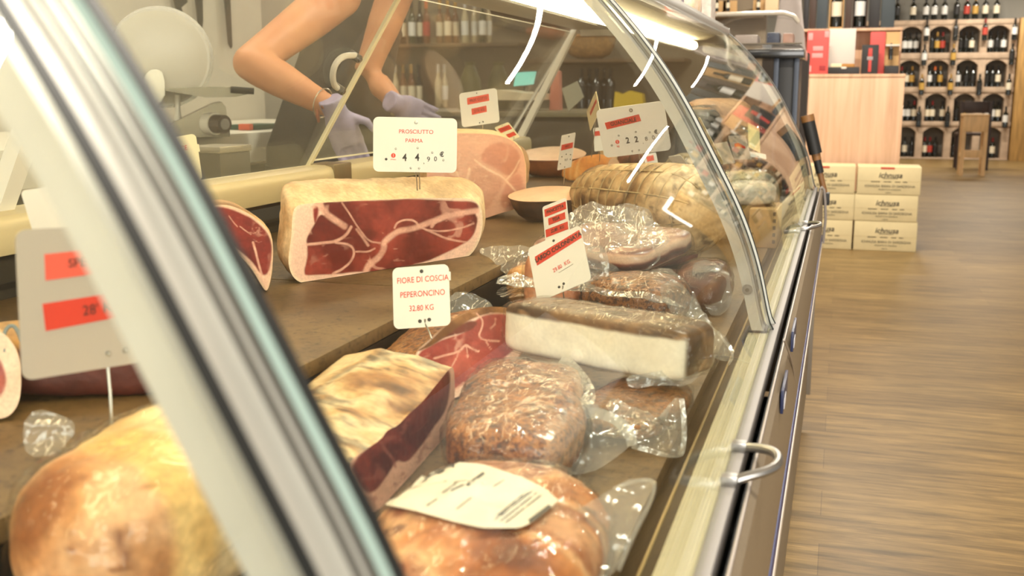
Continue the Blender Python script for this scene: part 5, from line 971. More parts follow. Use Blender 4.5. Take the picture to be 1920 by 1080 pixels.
# wall shelves with bottles
WOODS = mat('shelf_walnut', (110, 84, 56), .55, vary=.25, vscale=10, stretch=(.2, 3, 3))
zA = P(760, 83, y=8.62).z; zB = P(760, 201, y=8.62).z; zC = P(1106, 111, y=8.62).z
for lab, z, x0, x1 in (('walnut wall shelf holding the upper row of spirit bottles', zA, -4.25, -2.55), ('walnut wall shelf holding the lower row of spirit bottles', zB, -4.25, -2.9), ('walnut wall shelf carrying the wicker basket', zC, -2.5, -1.2), ('walnut wall shelf carrying the yellow bag and dark bottles', P(1150, 206, y=8.62).z, -2.5, -1.2)):
    tag(box('wall_shelf', (x0, 8.50, z - .03), (x1, 8.90, z), WOODS, bev=.003), lab, 'shelf', 'wall shelves behind the counter')
def bottle(name, label, cat, glass_m, lab_m, cap_m, h=.30, rr=.037, group=None, liquor=False, lab_z=(.25, .58)):
    t = empty(name, label, cat, (0, 0, 0), group=group); k = h / .30
    m = MB(); pr = [(rr * .9, 0), (rr, .004), (rr, .185 * k), (rr * .85, .205 * k), (.015, .228 * k), (.0135, .235 * k), (.0135, .262 * k)] if not liquor else [(rr * .9, 0), (rr, .006), (rr, .17 * k), (rr * .7, .20 * k), (.014, .215 * k), (.0135, .272 * k)]
    m.lathe(pr, n=14); m.build('glass_body', glass_m, t, world=False)
    m = MB(); m.lathe([(.0142, .240 * k), (.0148, .243 * k), (.0148, .298 * k), (.012, .30 * k)], n=12); m.build('capsule', cap_m, t, world=False)
    if lab_m:
        m = MB(); n = 12; z0, z1 = lab_z[0] * .30 * k, lab_z[1] * .30 * k; V = []; 
        for z in (z0, z1):
            for j in range(n + 1): a = -math.pi / 2 + (j / n - .5) * 3.6; V.append((math.cos(a) * (rr + .0006), math.sin(a) * (rr + .0006), z))
        m.add(V, [(j, j + 1, n + 2 + j, n + 1 + j) for j in range(n)]); m.build('label', lab_m, t, world=False)
    return t
GB = mat('dark_wine_glass', (20, 22, 16), .08, coat=.5); GC = mat('clear_bottle_glass', (186, 172, 140), .08, trans=.0, coat=.8); GA = mat('amber_liquor_glass', (112, 66, 28), .08, coat=.8); GG = mat('olive_bottle_glass', (48, 54, 28), .08, coat=.6)
LC = mat('cream_label', (226, 214, 188), .6); LW_ = mat('white_label', (222, 220, 214), .6); LR = mat('red_label', (176, 62, 46), .55); LG = mat('gold_label', (190, 150, 70), .5); LK = mat('black_label', (34, 32, 30), .5); CB = mat('black_capsule', (24, 22, 22), .35); CR = mat('red_capsule', (128, 34, 34), .35); CG = mat('gold_capsule', (182, 142, 76), .35, .4); CO = mat('orange_capsule', (206, 104, 50), .4); CS = mat('silver_capsule', (190, 186, 178), .3, .7)
bk = {}
for nm, gm, lm, cm in (('cream', GB, LC, CB), ('white', GB, LW_, CB), ('red', GB, LR, CR), ('gold', GB, LG, CG), ('black', GB, LK, CO), ('plain', GB, LK, CB), ('redcap', GB, LC, CR)):
    bk[nm] = (gm, lm, cm)
proto = {}
def put_bottle(kind, x, y, z, label, group, h=.30, rot=0., liquor=None):
    key = (kind, liquor)
    if key not in proto:
        if liquor: gm, lm, cm = liquor_k[kind]; t = bottle('spirit_bottle', label, 'bottle', gm, lm, cm, h, .031, group, True, (.18, .50))
        else: gm, lm, cm = bk[kind]; t = bottle('wine_bottle', label, 'wine bottle', gm, lm, cm, .30, .037, group)
        proto[key] = t
    else: t = copy_tree(proto[key])
    t.location = (x, y, z); t.rotation_euler = (0, 0, rot); t.scale = (h / .30,) * 3 if not liquor else (1, 1, 1); tag(t, label, None, group); return t
liquor_k = {'a': (GA, LC, CG), 'c': (GC, LW_, CS), 'd': (GB, LC, CB), 'o': (GG, LW_, CB), 'r': (GA, LR, CO), 'p': (GC, None, CS)}
cn = {'a': 'amber', 'c': 'clear', 'd': 'dark', 'o': 'olive', 'r': 'amber red-labelled', 'p': 'plain clear'}
up = [(738, 'd'), (755, 'd'), (773, 'o'), (788, 'd'), (800, 'r'), (825, 'a'), (840, 'a'), (854, 'a'), (872, 'c'), (890, 'c'), (905, 'o'), (916, 'c')]
for i, (px, k) in enumerate(up): p = P(px, 82, y=8.60 + .07 * (i % 2)); put_bottle(k, p.x, p.y, zA + .0005, f'{cn[k]} spirit bottle, {ORD[i + 1]} from the apron on the upper wall shelf', 'spirit bottles on the upper wall shelf', .36, liquor=True)
lo = [(712, 'p'), (727, 'a'), (742, 'p'), (757, 'a'), (772, 'a'), (786, 'd'), (822, 'p'), (834, 'c')]
for i, (px, k) in enumerate(lo): p = P(px, 200, y=8.60 + .07 * (i % 2)); put_bottle(k, p.x, p.y, zB + .0005, f'{cn[k]} spirit bottle, {ORD[i + 1]} from the apron on the lower wall shelf', 'spirit bottles on the lower wall shelf', .36, liquor=True)
zD = P(1150, 206, y=8.62).z
for i, px in enumerate((1090, 1104, 1118, 1132, 1144)): p = P(px, 206, y=8.62 + .10 * (i % 2)); put_bottle('plain', p.x, p.y, zD + .0005, f'dark wine bottle, {ORD[i + 1]} on the wall shelf beside the yellow bag', 'dark bottles beside the yellow bag', .33)
o = wedge('paper_bag', 'bright yellow bag on the wall shelf beyond the 22,80 card', 'bag', [(1150, 204), (1153, 172), (1166, 177), (1180, 170), (1204, 176), (1208, 204)], 8.56, .12, mat('yellow_bag', (214, 178, 40), .5)); onto(o, zD + .0006)
# tools hung on the taupe wall
r = empty('tool_rail', 'dark rail on the taupe wall carrying two long wooden-ended tools', 'rail', P(905, 10, y=8.87)); a = P(900, -14, y=8.88); b = P(1080, 0, y=8.88); MB().tube([a, b], .018, 8).build('bar', BLK, r)
for k, (p0, p1, p2, p3) in enumerate((((908, 8), (960, 24), (994, 30), (1066, 36)), ((924, 40), (962, 52), (988, 58), (1060, 66)))):
    t = empty('wooden_paddle', 'long dark-handled wooden paddle, ' + ('upper' if not k else 'lower') + ' of two on the taupe wall', 'paddle', P(*p0, y=8.86), group='paddles on the taupe wall')
    A_, B_, C_, D_ = [P(*q, y=8.84) for q in (p0, p1, p2, p3)]
    MB().tube([A_, B_, C_], [.035, .026, .026], 10).build('handle', mat('burnt_handle', (42, 38, 34), .7), t); MB().tube([C_, C_ + (D_ - C_) * .3, C_ + (D_ - C_) * .7, D_], [.03, .045, .056, .03], 14).build('paddle_head', mat('copper_wood', (172, 98, 58), .45, vary=.2, vscale=12), t)
# ================================================================== THE SHOP BEYOND
# wood-fronted cabinet, its riser and gift boxes
def oak():
    m, nt, out = nodes('pale_oak'); b = N(nt, 'BsdfPrincipled'); nt.links.new(b.outputs[0], out.inputs[0]); tc = N(nt, 'TexCoord'); mp = N(nt, 'Mapping'); mp.inputs['Scale'].default_value = (9, 9, .5); nt.links.new(tc.outputs['Object'], mp.inputs[0])
    nz = N(nt, 'TexNoise'); nz.inputs['Scale'].default_value = 2.2; nz.inputs['Detail'].default_value = 7; nz.inputs['Roughness'].default_value = .6; nz.inputs['Distortion'].default_value = .5; nt.links.new(mp.outputs[0], nz.inputs['Vector'])
    r = N(nt, 'ValToRGB'); r.color_ramp.elements[0].position = .3; r.color_ramp.elements[1].position = .7; r.color_ramp.elements[0].color = L4((196, 152, 118)); r.color_ramp.elements[1].color = L4((226, 188, 154)); nt.links.new(nz.outputs[0], r.inputs[0]); nt.links.new(r.outputs[0], b.inputs['Base Color']); b.inputs['Roughness'].default_value = .5; return m
OAK = oak(); YC = 8.20
a = P(1500, 145, y=YC); b = P(1697, 144, y=YC)
r = empty('cabinet', 'pale oak-fronted counter cabinet standing behind the stacked beer cartons', 'cabinet', ((a.x + b.x) / 2, YC, 0)); X0, X1, ZT = a.x, b.x, a.z
xm = (X0 + X1) / 2
box('front_panel', (X0, YC, .02), (X1, YC + .03, ZT), OAK, r, bev=.002)
box('cabinet_body', (X0 + .01, YC + .03, 0), (X1 - .002, YC + .56, ZT - .02), mat('oak_side', (200, 160, 126), .5), r, bev=0); box('cabinet_top', (X0 - .005, YC - .005, ZT), (X1 + .005, YC + .57, ZT + .022), OAK, r, bev=.002)
ZT += .022; YR = YC + .40
r = empty('riser_shelf', 'oak riser shelf on the cabinet with gift boxes in front and bottles on top', 'shelf', (xm, YR, ZT)); zr = P(1600, 53, y=YR).z; x0 = P(1503, 60, y=YR).x; x1 = P(1692, 60, y=YR).x
box('riser_back', (x0, YR + .14, ZT + .0005), (x1, YR + .155, zr - .02), OAK, r, bev=.001); box('riser_board', (x0, YR - .01, zr - .02), (x1, YR + .155, zr), OAK, r, bev=.002)
for x in (x0, x1 - .016): box('riser_side', (x, YR, ZT + .0005), (x + .016, YR + .14, zr - .02), OAK, r, bev=.001)
def gbox(name, label, cat, px0, py0, px1, py1, y, d, mm, z=None, parts=(), group=None, lean=0):
    pm = (py0 + py1) / 2; a = P(px0 + .4, pm, y=y); b = P(px1 - .4, pm, y=y); a.z = P(px0, py0, y=y).z; b.z = P(px1, py1, y=y).z; z0 = z if z is not None else b.z; t = empty(name, label, cat, ((a.x + b.x) / 2, y, z0), group=group)
    box('box_body', (a.x, y, z0 + .0005), (b.x, y + d, a.z), mm, t, bev=.002)
    for nm, u0, v0, u1, v1, m2, e in parts:
        box(nm, (a.x + (b.x - a.x) * u0, y - e, z0 + (a.z - z0) * (1 - v0)), (a.x + (b.x - a.x) * u1, y + .0, z0 + (a.z - z0) * (1 - v1)), m2, t, bev=min(.001, e * .3))
    return t
REDB = mat('coral_red_card', (206, 78, 72), .5); PINKB = mat('pink_print', (232, 150, 146), .5); KRAFT = mat('kraft', (196, 156, 104), .7); BLKB = mat('black_card', (36, 33, 32), .45); WHT = mat('white_card', (214, 206, 194), .6)
gbox('gift_box', 'coral red patterned gift box standing tallest at the end of the cabinet', 'gift box', 1512, 57, 1554, 145, YC + .10, .10, REDB, ZT, [('print', .04, .06, .25, .22, PINKB, .0012), ('print', .78, .02, .98, .16, PINKB, .0012), ('print', .28, .36, .74, .46, PINKB, .0012), ('print', .25, .52, .74, .62, PINKB, .0012), ('print', .06, .8, .24, .94, PINKB, .0012), ('print', .6, .8, .9, .92, mat('dark_red_print', (150, 40, 42), .5), .0012)])
gbox('white_board', 'blank white panel standing behind the black tray on the cabinet', 'panel', 1553, 54, 1604, 128, YC + .30, .015, WHT, ZT)
t = gbox('tray', 'black tray of chocolates in front of the white panel', 'tray', 1552, 126, 1612, 144, YC + .10, .14, BLKB, ZT, [('price_tab', .42, -.05, .58, .22, WHT, .003)])
for k, (px, w) in enumerate(((1568, .08), (1590, .09))): c = P(px, 122, y=YC + .16); MB().box((c.x - w / 2, YC + .13, c.z - .02), (c.x + w / 2, YC + .20, c.z + .010), 0, .008).build('wrapped_sweet', mat(('cream_wrap', 'gold_wrap')[k], ((226, 210, 170), (176, 120, 48))[k], .45), t)
gbox('gift_box', 'black gift box with a red corkscrew picture', 'gift box', 1615, 84, 1647, 145, YC + .08, .09, BLKB, ZT, [('picture', .38, .12, .62, .40, mat('red_print', (190, 60, 50), .4), .0012), ('picture', .32, .4, .68, .52, mat('grey_print', (150, 140, 140), .4), .0012), ('picture', .42, .52, .6, .92, mat('red_print', (190, 60, 50)), .0012)])
gbox('gift_box', 'coral red open gift box behind the black corkscrew box', 'gift box', 1630, 60, 1659, 145, YC + .22, .09, REDB, ZT)
t = gbox('gift_box', 'open-fronted oak gift box holding a small bottle, beside the coral red open box', 'gift box', 1659, 60, 1686, 145, YC + .24, .03, KRAFT, ZT, [('black_base', 0, .80, 1, 1.0, BLKB, .10), ('shelf_board', .0, .30, 1, .34, WHT, .06)])
p = P(1668, 132, y=YC + .20); put_bottle('plain', p.x, YC + .19, ZT + .105, 'small dark bottle inside the open oak gift box', None, .118)
# bottle boxes on top of the riser
def obox(px0, px1, top, kind, label, fill=None):
    y = YR + .03; a = P(px0 + .4, 30, y=y); b = P(px1 - .4, 30, y=y); t = empty('bottle_box', label, 'bottle box', ((a.x + b.x) / 2, y, zr), group='bottle boxes on the riser shelf'); mm = {'d': BLKB, 'k': KRAFT, 'b': mat('dark_brown_card', (66, 46, 34), .5), 'g': mat('slate_card', (58, 66, 70), .5)}[kind]
    h = .40
    if fill is None: box('box_body', (a.x, y, zr + .0005), (b.x, y + .09, zr + h), mm, t, bev=.002)
    else:
        box('back_board', (a.x, y + .08, zr + .0005), (b.x, y + .09, zr + h), mm, t, bev=.001)
        for x in (a.x, b.x - .007): box('side_board', (x, y, zr + .0005), (x + .007, y + .08, zr + h), mm, t, bev=.001)
        box('base_board', (a.x, y, zr + .0005), (b.x, y + .08, zr + .012), mm, t, bev=.001)
        put_bottle(fill, (a.x + b.x) / 2, y + .041, zr + .0125, label.replace('box', 'bottle held in its box'), None, .32)
    return t
obox(1506, 1516, 2, 'd', 'slim black bottle box at the end of the riser'); obox(1517, 1530, 0, 'b', 'dark brown bottle box second on the riser'); obox(1531, 1551, 0, 'g', 'slate grey bottle box third on the riser', None)
obox(1554, 1582, 0, 'k', 'kraft open box with cream-labelled bottle', 'cream'); obox(1584, 1597, 0, 'b', 'dark brown bottle box just past the kraft box'); obox(1598, 1626, 0, 'b', 'dark open box with white-labelled bottle', 'white'); obox(1629, 1650, 0, 'd', 'black bottle box sixth on the riser'); obox(1652, 1678, 0, 'g', 'slate blue bottle box last on the riser', None)
# beer cartons
CART = mat('cream_carton', (232, 214, 166), .65, vary=.05, vscale=6); CINK = mat('carton_ink', (48, 42, 38), .6); CRED = mat('carton_red', (206, 74, 52), .6)
YB = 7.80; a = P(1597, 468, y=YB); b = P(1715, 468, y=YB); bw = b.x - a.x; ys = [468, 415, 365, 312]; zs = [0] + [P(1650, y, y=YB).z for y in ys[1:]]
for cI in range(2):
    for k in range(3):
        xa = a.x + .004 - (bw + .006) * cI + (.004, -.003, .006)[k] * (1 if cI == 0 else -.5); z0, z1 = zs[k] + .001, zs[k + 1] - .002
        lab = ('bottom', 'middle', 'top')[k] + ' cream beer carton of the stack ' + ('standing clear in the aisle' if cI == 0 else 'partly hidden by the deli counter end')
        t = empty('beer_carton', lab, 'carton', (xa + bw / 2, YB, z0), group='beer cartons stacked by the cabinet')
        box('carton_body', (xa, YB, z0), (xa + bw, YB + .30, z1), CART, t, bev=.004); h = z1 - z0; cx = bw / 2
        L_ = lambda s, u, v, sz, **kw: lettering(t, s, ((u - .5) * bw, -.0008, h * (1 - v)), sz, CINK, rot=(math.pi / 2, 0, 0), ext=.0004, **kw)
        L_('ichnusa', .52, .31, .052, shear=.22, bold=.0007); L_('BIRRA DI SARDEGNA', .52, .42, .010); L_('ICHNUSA BIRRA DI SARDEGNA', .52, .70, .0235); L_('PRODOTTO IN SARDEGNA', .52, .82, .012); L_('ASSEMINI', .5, .93, .009)
        for u0, u1 in ((.22, .36), (.42, .54), (.60, .68), (.72, .79)): box('printed_dash', (xa + bw * u0, YB - .0012, z0 + h * .452), (xa + bw * u1, YB, z0 + h * .475), CINK, t, bev=0)
        box('carton_seam', (xa + bw * .0, YB - .0006, z0 + h * .482), (xa + bw, YB, z0 + h * .486), mat('seam_tan', (190, 170, 124), .7), t, bev=0)
        if k == 2: box('red_print', (xa + bw * .36, YB - .0012, z1 - .016), (xa + bw * .58, YB, z1 - .003), CRED, t, bev=0)
# wine rack
YW = 18.8; BEIGE = mat('sandstone_block', (198, 172, 146), .8, vary=.10, vscale=10); NBACK = mat('niche_back', (132, 126, 116), .85)
r = empty('wine_rack', 'tall wine rack of sandstone-coloured arched niches against the far wall', 'wine rack', (1.6, YW, 0))
cols = [1676, 1730, 1784, 1838, 1893]; shelf = [(37, 46), (99, 110), (163, 173), (228, 236), (296, 299)]
XC = [P(c, 160, y=YW).x for c in cols]; ZS = [(P(1780, a_, y=YW).z, P(1780, b_, y=YW).z) for a_, b_ in shelf]
box('rack_back', (XC[0] - .6, YW + .30, 0), (XC[-1] + .055, YW + .33, ZS[0][0]), NBACK, r, bev=0)
for i, (zt, zb) in enumerate(ZS): box('shelf_block', (XC[0] - .6, YW - .02, max(zb, 0)), (XC[-1] + .06, YW + .30, zt), BEIGE, r, bev=.01)
for i in range(4):
    z1, z0 = ZS[i][1], ZS[i + 1][0]
    for c in range(5): box('divider', (XC[c] - .055, YW, z0), (XC[c] + .055, YW + .30, z1), BEIGE, r, bev=.006)
    for c in range(4):
        xa, xb = XC[c] + .055, XC[c + 1] - .055; n = 12; pts = [(xa, z1), (xb, z1)] + [(xb - (xb - xa) * k / n, z1 - .02 - .085 * (abs(2 * k / n - 1) ** 2.2)) for k in range(n + 1)]
        m = MB()
        for k in range(n):
            u0, u1 = k / n, (k + 1) / n; f = lambda u: z1 - .02 - .085 * (abs(2 * u - 1) ** 2.2)
            m.prism([(xa + (xb - xa) * u0, YW, z1), (xa + (xb - xa) * u1, YW, z1), (xa + (xb - xa) * u1, YW, f(u1)), (xa + (xb - xa) * u0, YW, f(u0))], (0, .22, 0))
        m.build('arch', BEIGE, r, smooth=False)
pr_ = box('timber_pillar', (XC[-1] + .072, YW - .12, 0), (XC[-1] + .47, YW + .30, P(1905, 34, y=YW).z), mat('golden_pine', (190, 146, 82), .55, vary=.2, vscale=8, stretch=(6, 6, .4))); pr_.name = 'wooden_end_panel'; tag(pr_, 'golden pine end panel closing the wine rack', 'panel')
kinds = ['cream', 'white', 'plain', 'red', 'gold', 'redcap', 'black']; kn = {'cream': 'cream-labelled', 'white': 'white-labelled', 'plain': 'dark', 'red': 'red-labelled', 'gold': 'gold-labelled', 'redcap': 'red-capped', 'black': 'orange-capped'}
rows = [[(1692, 'white'), (1702, 'white'), (1714, 'white'), (1738, 'plain'), (1748, 'gold'), (1758, 'red'), (1770, 'black'), (1794, 'plain'), (1804, 'plain'), (1816, 'cream'), (1853, 'white'), (1866, 'plain'), (1878, 'white')],
        [(1690, 'redcap'), (1699, 'cream'), (1710, 'gold'), (1733, 'white'), (1745, 'black'), (1755, 'gold'), (1768, 'black'), (1797, 'white'), (1813, 'plain'), (1825, 'plain'), (1843, 'plain'), (1855, 'plain'), (1864, 'cream'), (1876, 'redcap'), (1884, 'cream')],
        [(1697, 'white'), (1706, 'white'), (1727, 'redcap'), (1741, 'cream'), (1753, 'redcap'), (1784, 'cream'), (1798, 'plain'), (1812, 'gold'), (1857, 'white'), (1867, 'white'), (1877, 'cream')],
        [(1694, 'plain'), (1705, 'cream'), (1724, 'plain'), (1735, 'redcap'), (1746, 'red'), (1760, 'plain'), (1780, 'white'), (1796, 'plain'), (1812, 'cream'), (1862, 'white'), (1872, 'redcap'), (1881, 'plain')]]
ag = 0
for i, row in enumerate(rows):
    lastx = -9
    for j, (px, k) in enumerate(row):
        x = P(px, 150, y=YW).x
        for xc in XC:
            if abs(x - xc) < .098: x = xc + (.098 if x > xc else -.098)
        if x - lastx < .0835: x = lastx + .0835
        if min(abs(x - xc) for xc in XC) < .095: continue
        lastx = x
        put_bottle(k, x, YW + .10 + .012 * ((j * 7) % 3), ZS[i + 1][0] + .001, f'{kn[k]} wine bottle, {ORD[j + 1]} along the {ORD[i + 1]} niche row of the far rack', 'wine bottles in the rack niches', .33, rot=.3 * math.sin(j * 2.1 + i))
for j, (px, k) in enumerate([(1682, 'plain'), (1712, 'cream'), (1736, 'white'), (1752, 'white'), (1771, 'white'), (1794, 'plain'), (1813, 'red'), (1829, 'gold'), (1848, 'cream'), (1869, 'cream')]):
    put_bottle(k, P(px, 36, y=YW).x, YW + .12, ZS[0][0] + .001, f'{kn[k]} wine bottle, {ORD[j + 1]} along the top of the far rack', 'wine bottles on top of the rack', .37)
# single bottles on brackets in front of the dividers
PIN = mat('bracket_iron', (70, 62, 54), .5, .5)
for i, (ytop, ybot) in enumerate(((38, 76), (82, 122), (140, 178), (198, 238))):
    for c, k in zip(range(1, 5), (['white', 'plain', 'red', 'white'], ['white', 'gold', 'plain', 'plain'], ['gold', 'gold', 'plain', 'cream'], ['plain', 'plain', 'white', 'white'])[i]):
        if i == 1 and c == 3 or i == 3 and c == 3: continue
        x = XC[c] - .01 * i; z = P(1780, ybot, y=YW - .06).z
        pk = empty('bottle_bracket', f'iron bracket on the {ORD[c]} divider, {ORD[i + 1]} niche row of the far rack', 'bracket', (x, YW - .06, z), group='bottle brackets on the rack dividers'); box('plate', (x - .04, YW - .105, z - .006), (x + .04, YW - .0205, z), PIN, pk, bev=0)
        put_bottle(k, x, YW - .062, z + .0008, f'{kn[k]} wine bottle held on the {ORD[c]} divider, {ORD[i + 1]} niche row of the far rack', 'wine bottles on divider brackets', .33)
# stool and chair in front of the rack
PINE = mat('pale_pine', (222, 180, 126), .5, vary=.12, vscale=6, stretch=(4, 4, .6)); WALN = mat('dark_walnut', (64, 42, 30), .45, vary=.2, vscale=8)
YS = 15.15; a = P(1798, 330, y=YS); b = P(1846, 330, y=YS); zt = P(1822, 214, y=YS).z; zsr = P(1822, 247, y=YS).z
r = empty('bar_stool', 'pale pine bar stool standing in front of the dark chair by the wine rack', 'stool', ((a.x + b.x) / 2, YS, 0))
V0 = box('seat', (a.x - .005, YS - .01, zt - .03), (b.x + .005, YS + .33, zt), PINE, r, bev=.008)
box('apron_board', (a.x + .005, YS - .005, zsr), (b.x - .005, YS + .018, zt - .03), PINE, r, bev=.003)
for x in (a.x, b.x - .045):
    for y in (YS, YS + .28): MB().prism([(x, y, 0), (x + .045, y, 0), (x + .045, y, zt - .03), (x, y, zt - .03)], (0, .04, 0)).build('leg', PINE, r, smooth=False)
for z in (P(1822, 296, y=YS).z, ): 
    box('stretcher', (a.x + .04, YS + .005, z), (b.x - .04, YS + .03, z + .10), PINE, r, bev=.002)
    for x in (a.x + .008, b.x - .036): box('stretcher', (x, YS + .04, z), (x + .026, YS + .28, z + .06), PINE, r, bev=.002)
YH = 16.3; a = P(1792, 318, y=YH); b = P(1852, 318, y=YH); zt = P(1820, 190, y=YH).z; zs_ = zt * .50
r = empty('wooden_chair', 'dark walnut high-backed chair standing behind the pale pine stool', 'chair', ((a.x + b.x) / 2, YH, 0))
for x in (a.x, b.x - .045):
    MB().prism([(x, YH, 0), (x + .045, YH, 0), (x + .045, YH, zt), (x, YH, zt)], (0, .04, 0)).build('back_post', WALN, r, smooth=False)
    MB().prism([(x, YH + .42, 0), (x + .045, YH + .42, 0), (x + .045, YH + .42, zs_), (x, YH + .42, zs_)], (0, .04, 0)).build('leg', WALN, r, smooth=False)
box('seat', (a.x - .01, YH + .0405, zs_), (b.x + .01, YH + .48, zs_ + .035), WALN, r, bev=.01)
for z0, z1 in ((zt - .16, zt), (zt - .34, zt - .26), (zs_ + .12, zs_ + .17)): box('back_slat', (a.x + .045, YH + .008, z0), (b.x - .045, YH + .030, z1), WALN, r, bev=.006)
box('stretcher', (a.x + .045, YH + .01, .22), (b.x - .045, YH + .03, .27), WALN, r, bev=.002)
# ------------------------------------------------------------------ second glazed case and things around the end of the counter
ACR = glass('acrylic_dome', (.95, .95, .94), haze=.03); YD = 5.2; CHR = mat('bright_metal', (230, 226, 216), .15, .9)
a = P(1342, 100, y=YD); b = P(1508, 100, y=YD); zt = P(1400, 27, y=YD).z; zb = P(1400, 93, y=YD).z
r = empty('pastry_case', 'clear domed pastry case with bright top rim on a black stand beyond the counter', 'display case', ((a.x + b.x) / 2, YD, 0))
prd = chaikin([(a.x, zb), (a.x, zt), (b.x - .10, zt), (b.x - .03, zt - .03), (b.x - .008, zt - .10), (b.x - .005, zb)], 2, False); k = len(prd); V = [(x, y, z) for y in (YD, YD + .45) for x, z in prd]
meshobj('dome', V, [(i, i + 1, k + i + 1, k + i) for i in range(k - 1)] + [tuple(range(k)), tuple(range(k, 2 * k))[::-1]], ACR, r)
m = MB(); m.tube([(a.x, YD - .002, zt + .003), (b.x - .10, YD - .002, zt + .003), (b.x - .055, YD - .002, zt - .012), (b.x - .03, YD - .002, zt - .04)], .010, 8); m.build('top_rim', mat('bright_rim', (246, 238, 222), .2, .3), r)
for z in (P(1450, 82, y=YD).z,): MB().tube([(a.x, YD - .004, z), (b.x - .012, YD - .004, z)], .004, 6).build('shelf_rim', CHR, r)
box('glass_shelf', (a.x + .004, YD + .01, P(1450, 84, y=YD).z), (b.x - .02, YD + .44, P(1450, 83, y=YD).z), ACR, r, bev=0)
z1 = P(1450, 110, y=YD).z; box('case_base', (a.x, YD - .03, z1), (b.x, YD + .48, zb - .0005), mat('gloss_black', (26, 27, 28), .2, coat=.5), r, bev=.006)
box('stand', (P(1448, 150, y=YD).x, YD + .04, .0), (P(1496, 150, y=YD).x, YD + .42, z1), mat('charcoal_stand', (40, 40, 42), .4), r, bev=.004)
for px in (1450, 1488): box('stand_post', (P(px, 150, y=YD).x, YD, 0), (P(px + 9, 150, y=YD).x, YD + .03, z1), mat('slate_post', (70, 78, 92), .4, .3), r, bev=.002)
zsf = P(1450, 83, y=YD).z
for kk, (px, w, h, cc, lab) in enumerate(((1400, .11, .05, (176, 160, 150), 'grey packet on the shelf inside the clear domed case, next to the far aisle glass'), (1450, .06, .06, (52, 62, 90), 'navy packet in the middle of the clear domed case'), (1478, .05, .055, (206, 160, 140), 'pink packet near the rounded corner of the clear domed case'))):
    x = P(px, 80, y=YD + .15).x; tag(box('packet', (x - w / 2, YD + .12, zsf + .0008), (x + w / 2, YD + .26, zsf + h), mat('packet_%s' % ('grey', 'navy', 'pink')[kk], cc, .4), bev=.01), lab, 'packet')
# wall ledge with boxed bottles behind the dome
YL = 9.0; zl = P(1400, 25, y=8.8).z
tag(box('wall_shelf', (P(1335, 25, y=8.8).x, 8.66, zl - .03), (-.64, 8.895, zl), mat('pale_shelf', (178, 166, 150), .6), bev=.003), 'pale wall shelf with boxed bottles above the clear domed case', 'shelf')
for i, (px, lab) in enumerate(((1346, 'kraft'), (1367, 'kraft'), (1424, 'kraft'))):
    x = P(px, 24, y=8.75).x; t = empty('bottle_box', f'open kraft bottle box, {ORD[i + 1]} on the pale wall shelf', 'bottle box', (x, 8.75, zl), group='kraft boxes on the pale wall shelf')
    box('back_board', (x - .055, 8.80, zl + .0005), (x + .055, 8.81, zl + .10), KRAFT, t, bev=.001); box('base_board', (x - .055, 8.70, zl + .0005), (x + .055, 8.80, zl + .01), KRAFT, t, bev=.001)
    put_bottle('redcap', x - .01, 8.75, zl + .0105, f'small bottle in the {ORD[i + 1]} kraft box on the pale wall shelf', 'small bottles on the pale wall shelf', .12)
x = P(1447, 24, y=8.75).x; tag(box('card_box', (x - .05, 8.72, zl + .0005), (x + .05, 8.80, zl + .11), mat('pale_carton', (216, 190, 150), .6), bev=.002), 'plain pale carton at the end of the pale wall shelf', 'box')
c = P(1478, 100, y=6.6); r = empty('paper_cone', 'tall white paper-wrapped cone on the dark pedestal beyond the clear domed case', 'wrapped parcel', (c.x, 6.6, 1.2))
m = MB(); zz = P(1478, 100, y=6.6).z; m.lathe([(.10, zz), (.085, zz + .12), (.065, zz + .25), (.05, zz + .42), (.02, zz + .50)], (c.x, 6.6, 0), 18); m.build('paper_wrap', mat('tissue_paper', (208, 196, 190), .7, bump=.6, bscale=30), r)
tag(box('pedestal', (c.x - .14, 6.48, 0), (c.x + .12, 6.75, zz - .0005), mat('pedestal_dark', (58, 48, 40), .6), bev=.004), 'dark pedestal under the white paper cone', 'pedestal')
bb = P(1547, 366, y=YE + .05); tt = P(1513, 216, y=YE + .05)
r = empty('banded_pole', 'black and brown banded pole fixed upright to the end of the deli counter', 'pole', bb); box('clip', (bb.x - .02, YE + .014, bb.z - .03), (bb.x + .015, YE + .06, bb.z + .01), BLK, r, bev=.003)
m = MB(); m.tube([bb, bb + (tt - bb) * .28], .010, 12); m.build('shaft', mat('brown_shaft', (122, 84, 46), .5), r)
for k, (t0, t1, rr, mm) in enumerate(((.28, .44, .013, BLK), (.44, .52, .0145, mat('brown_band', (128, 88, 46), .5)), (.52, .92, .021, BLK), (.92, 1.0, .022, mat('brown_band', (128, 88, 46))))): m = MB(); m.tube([bb + (tt - bb) * t0, bb + (tt - bb) * t1], rr, 14); m.build('grip' if k % 2 == 0 else 'band', mm, r)
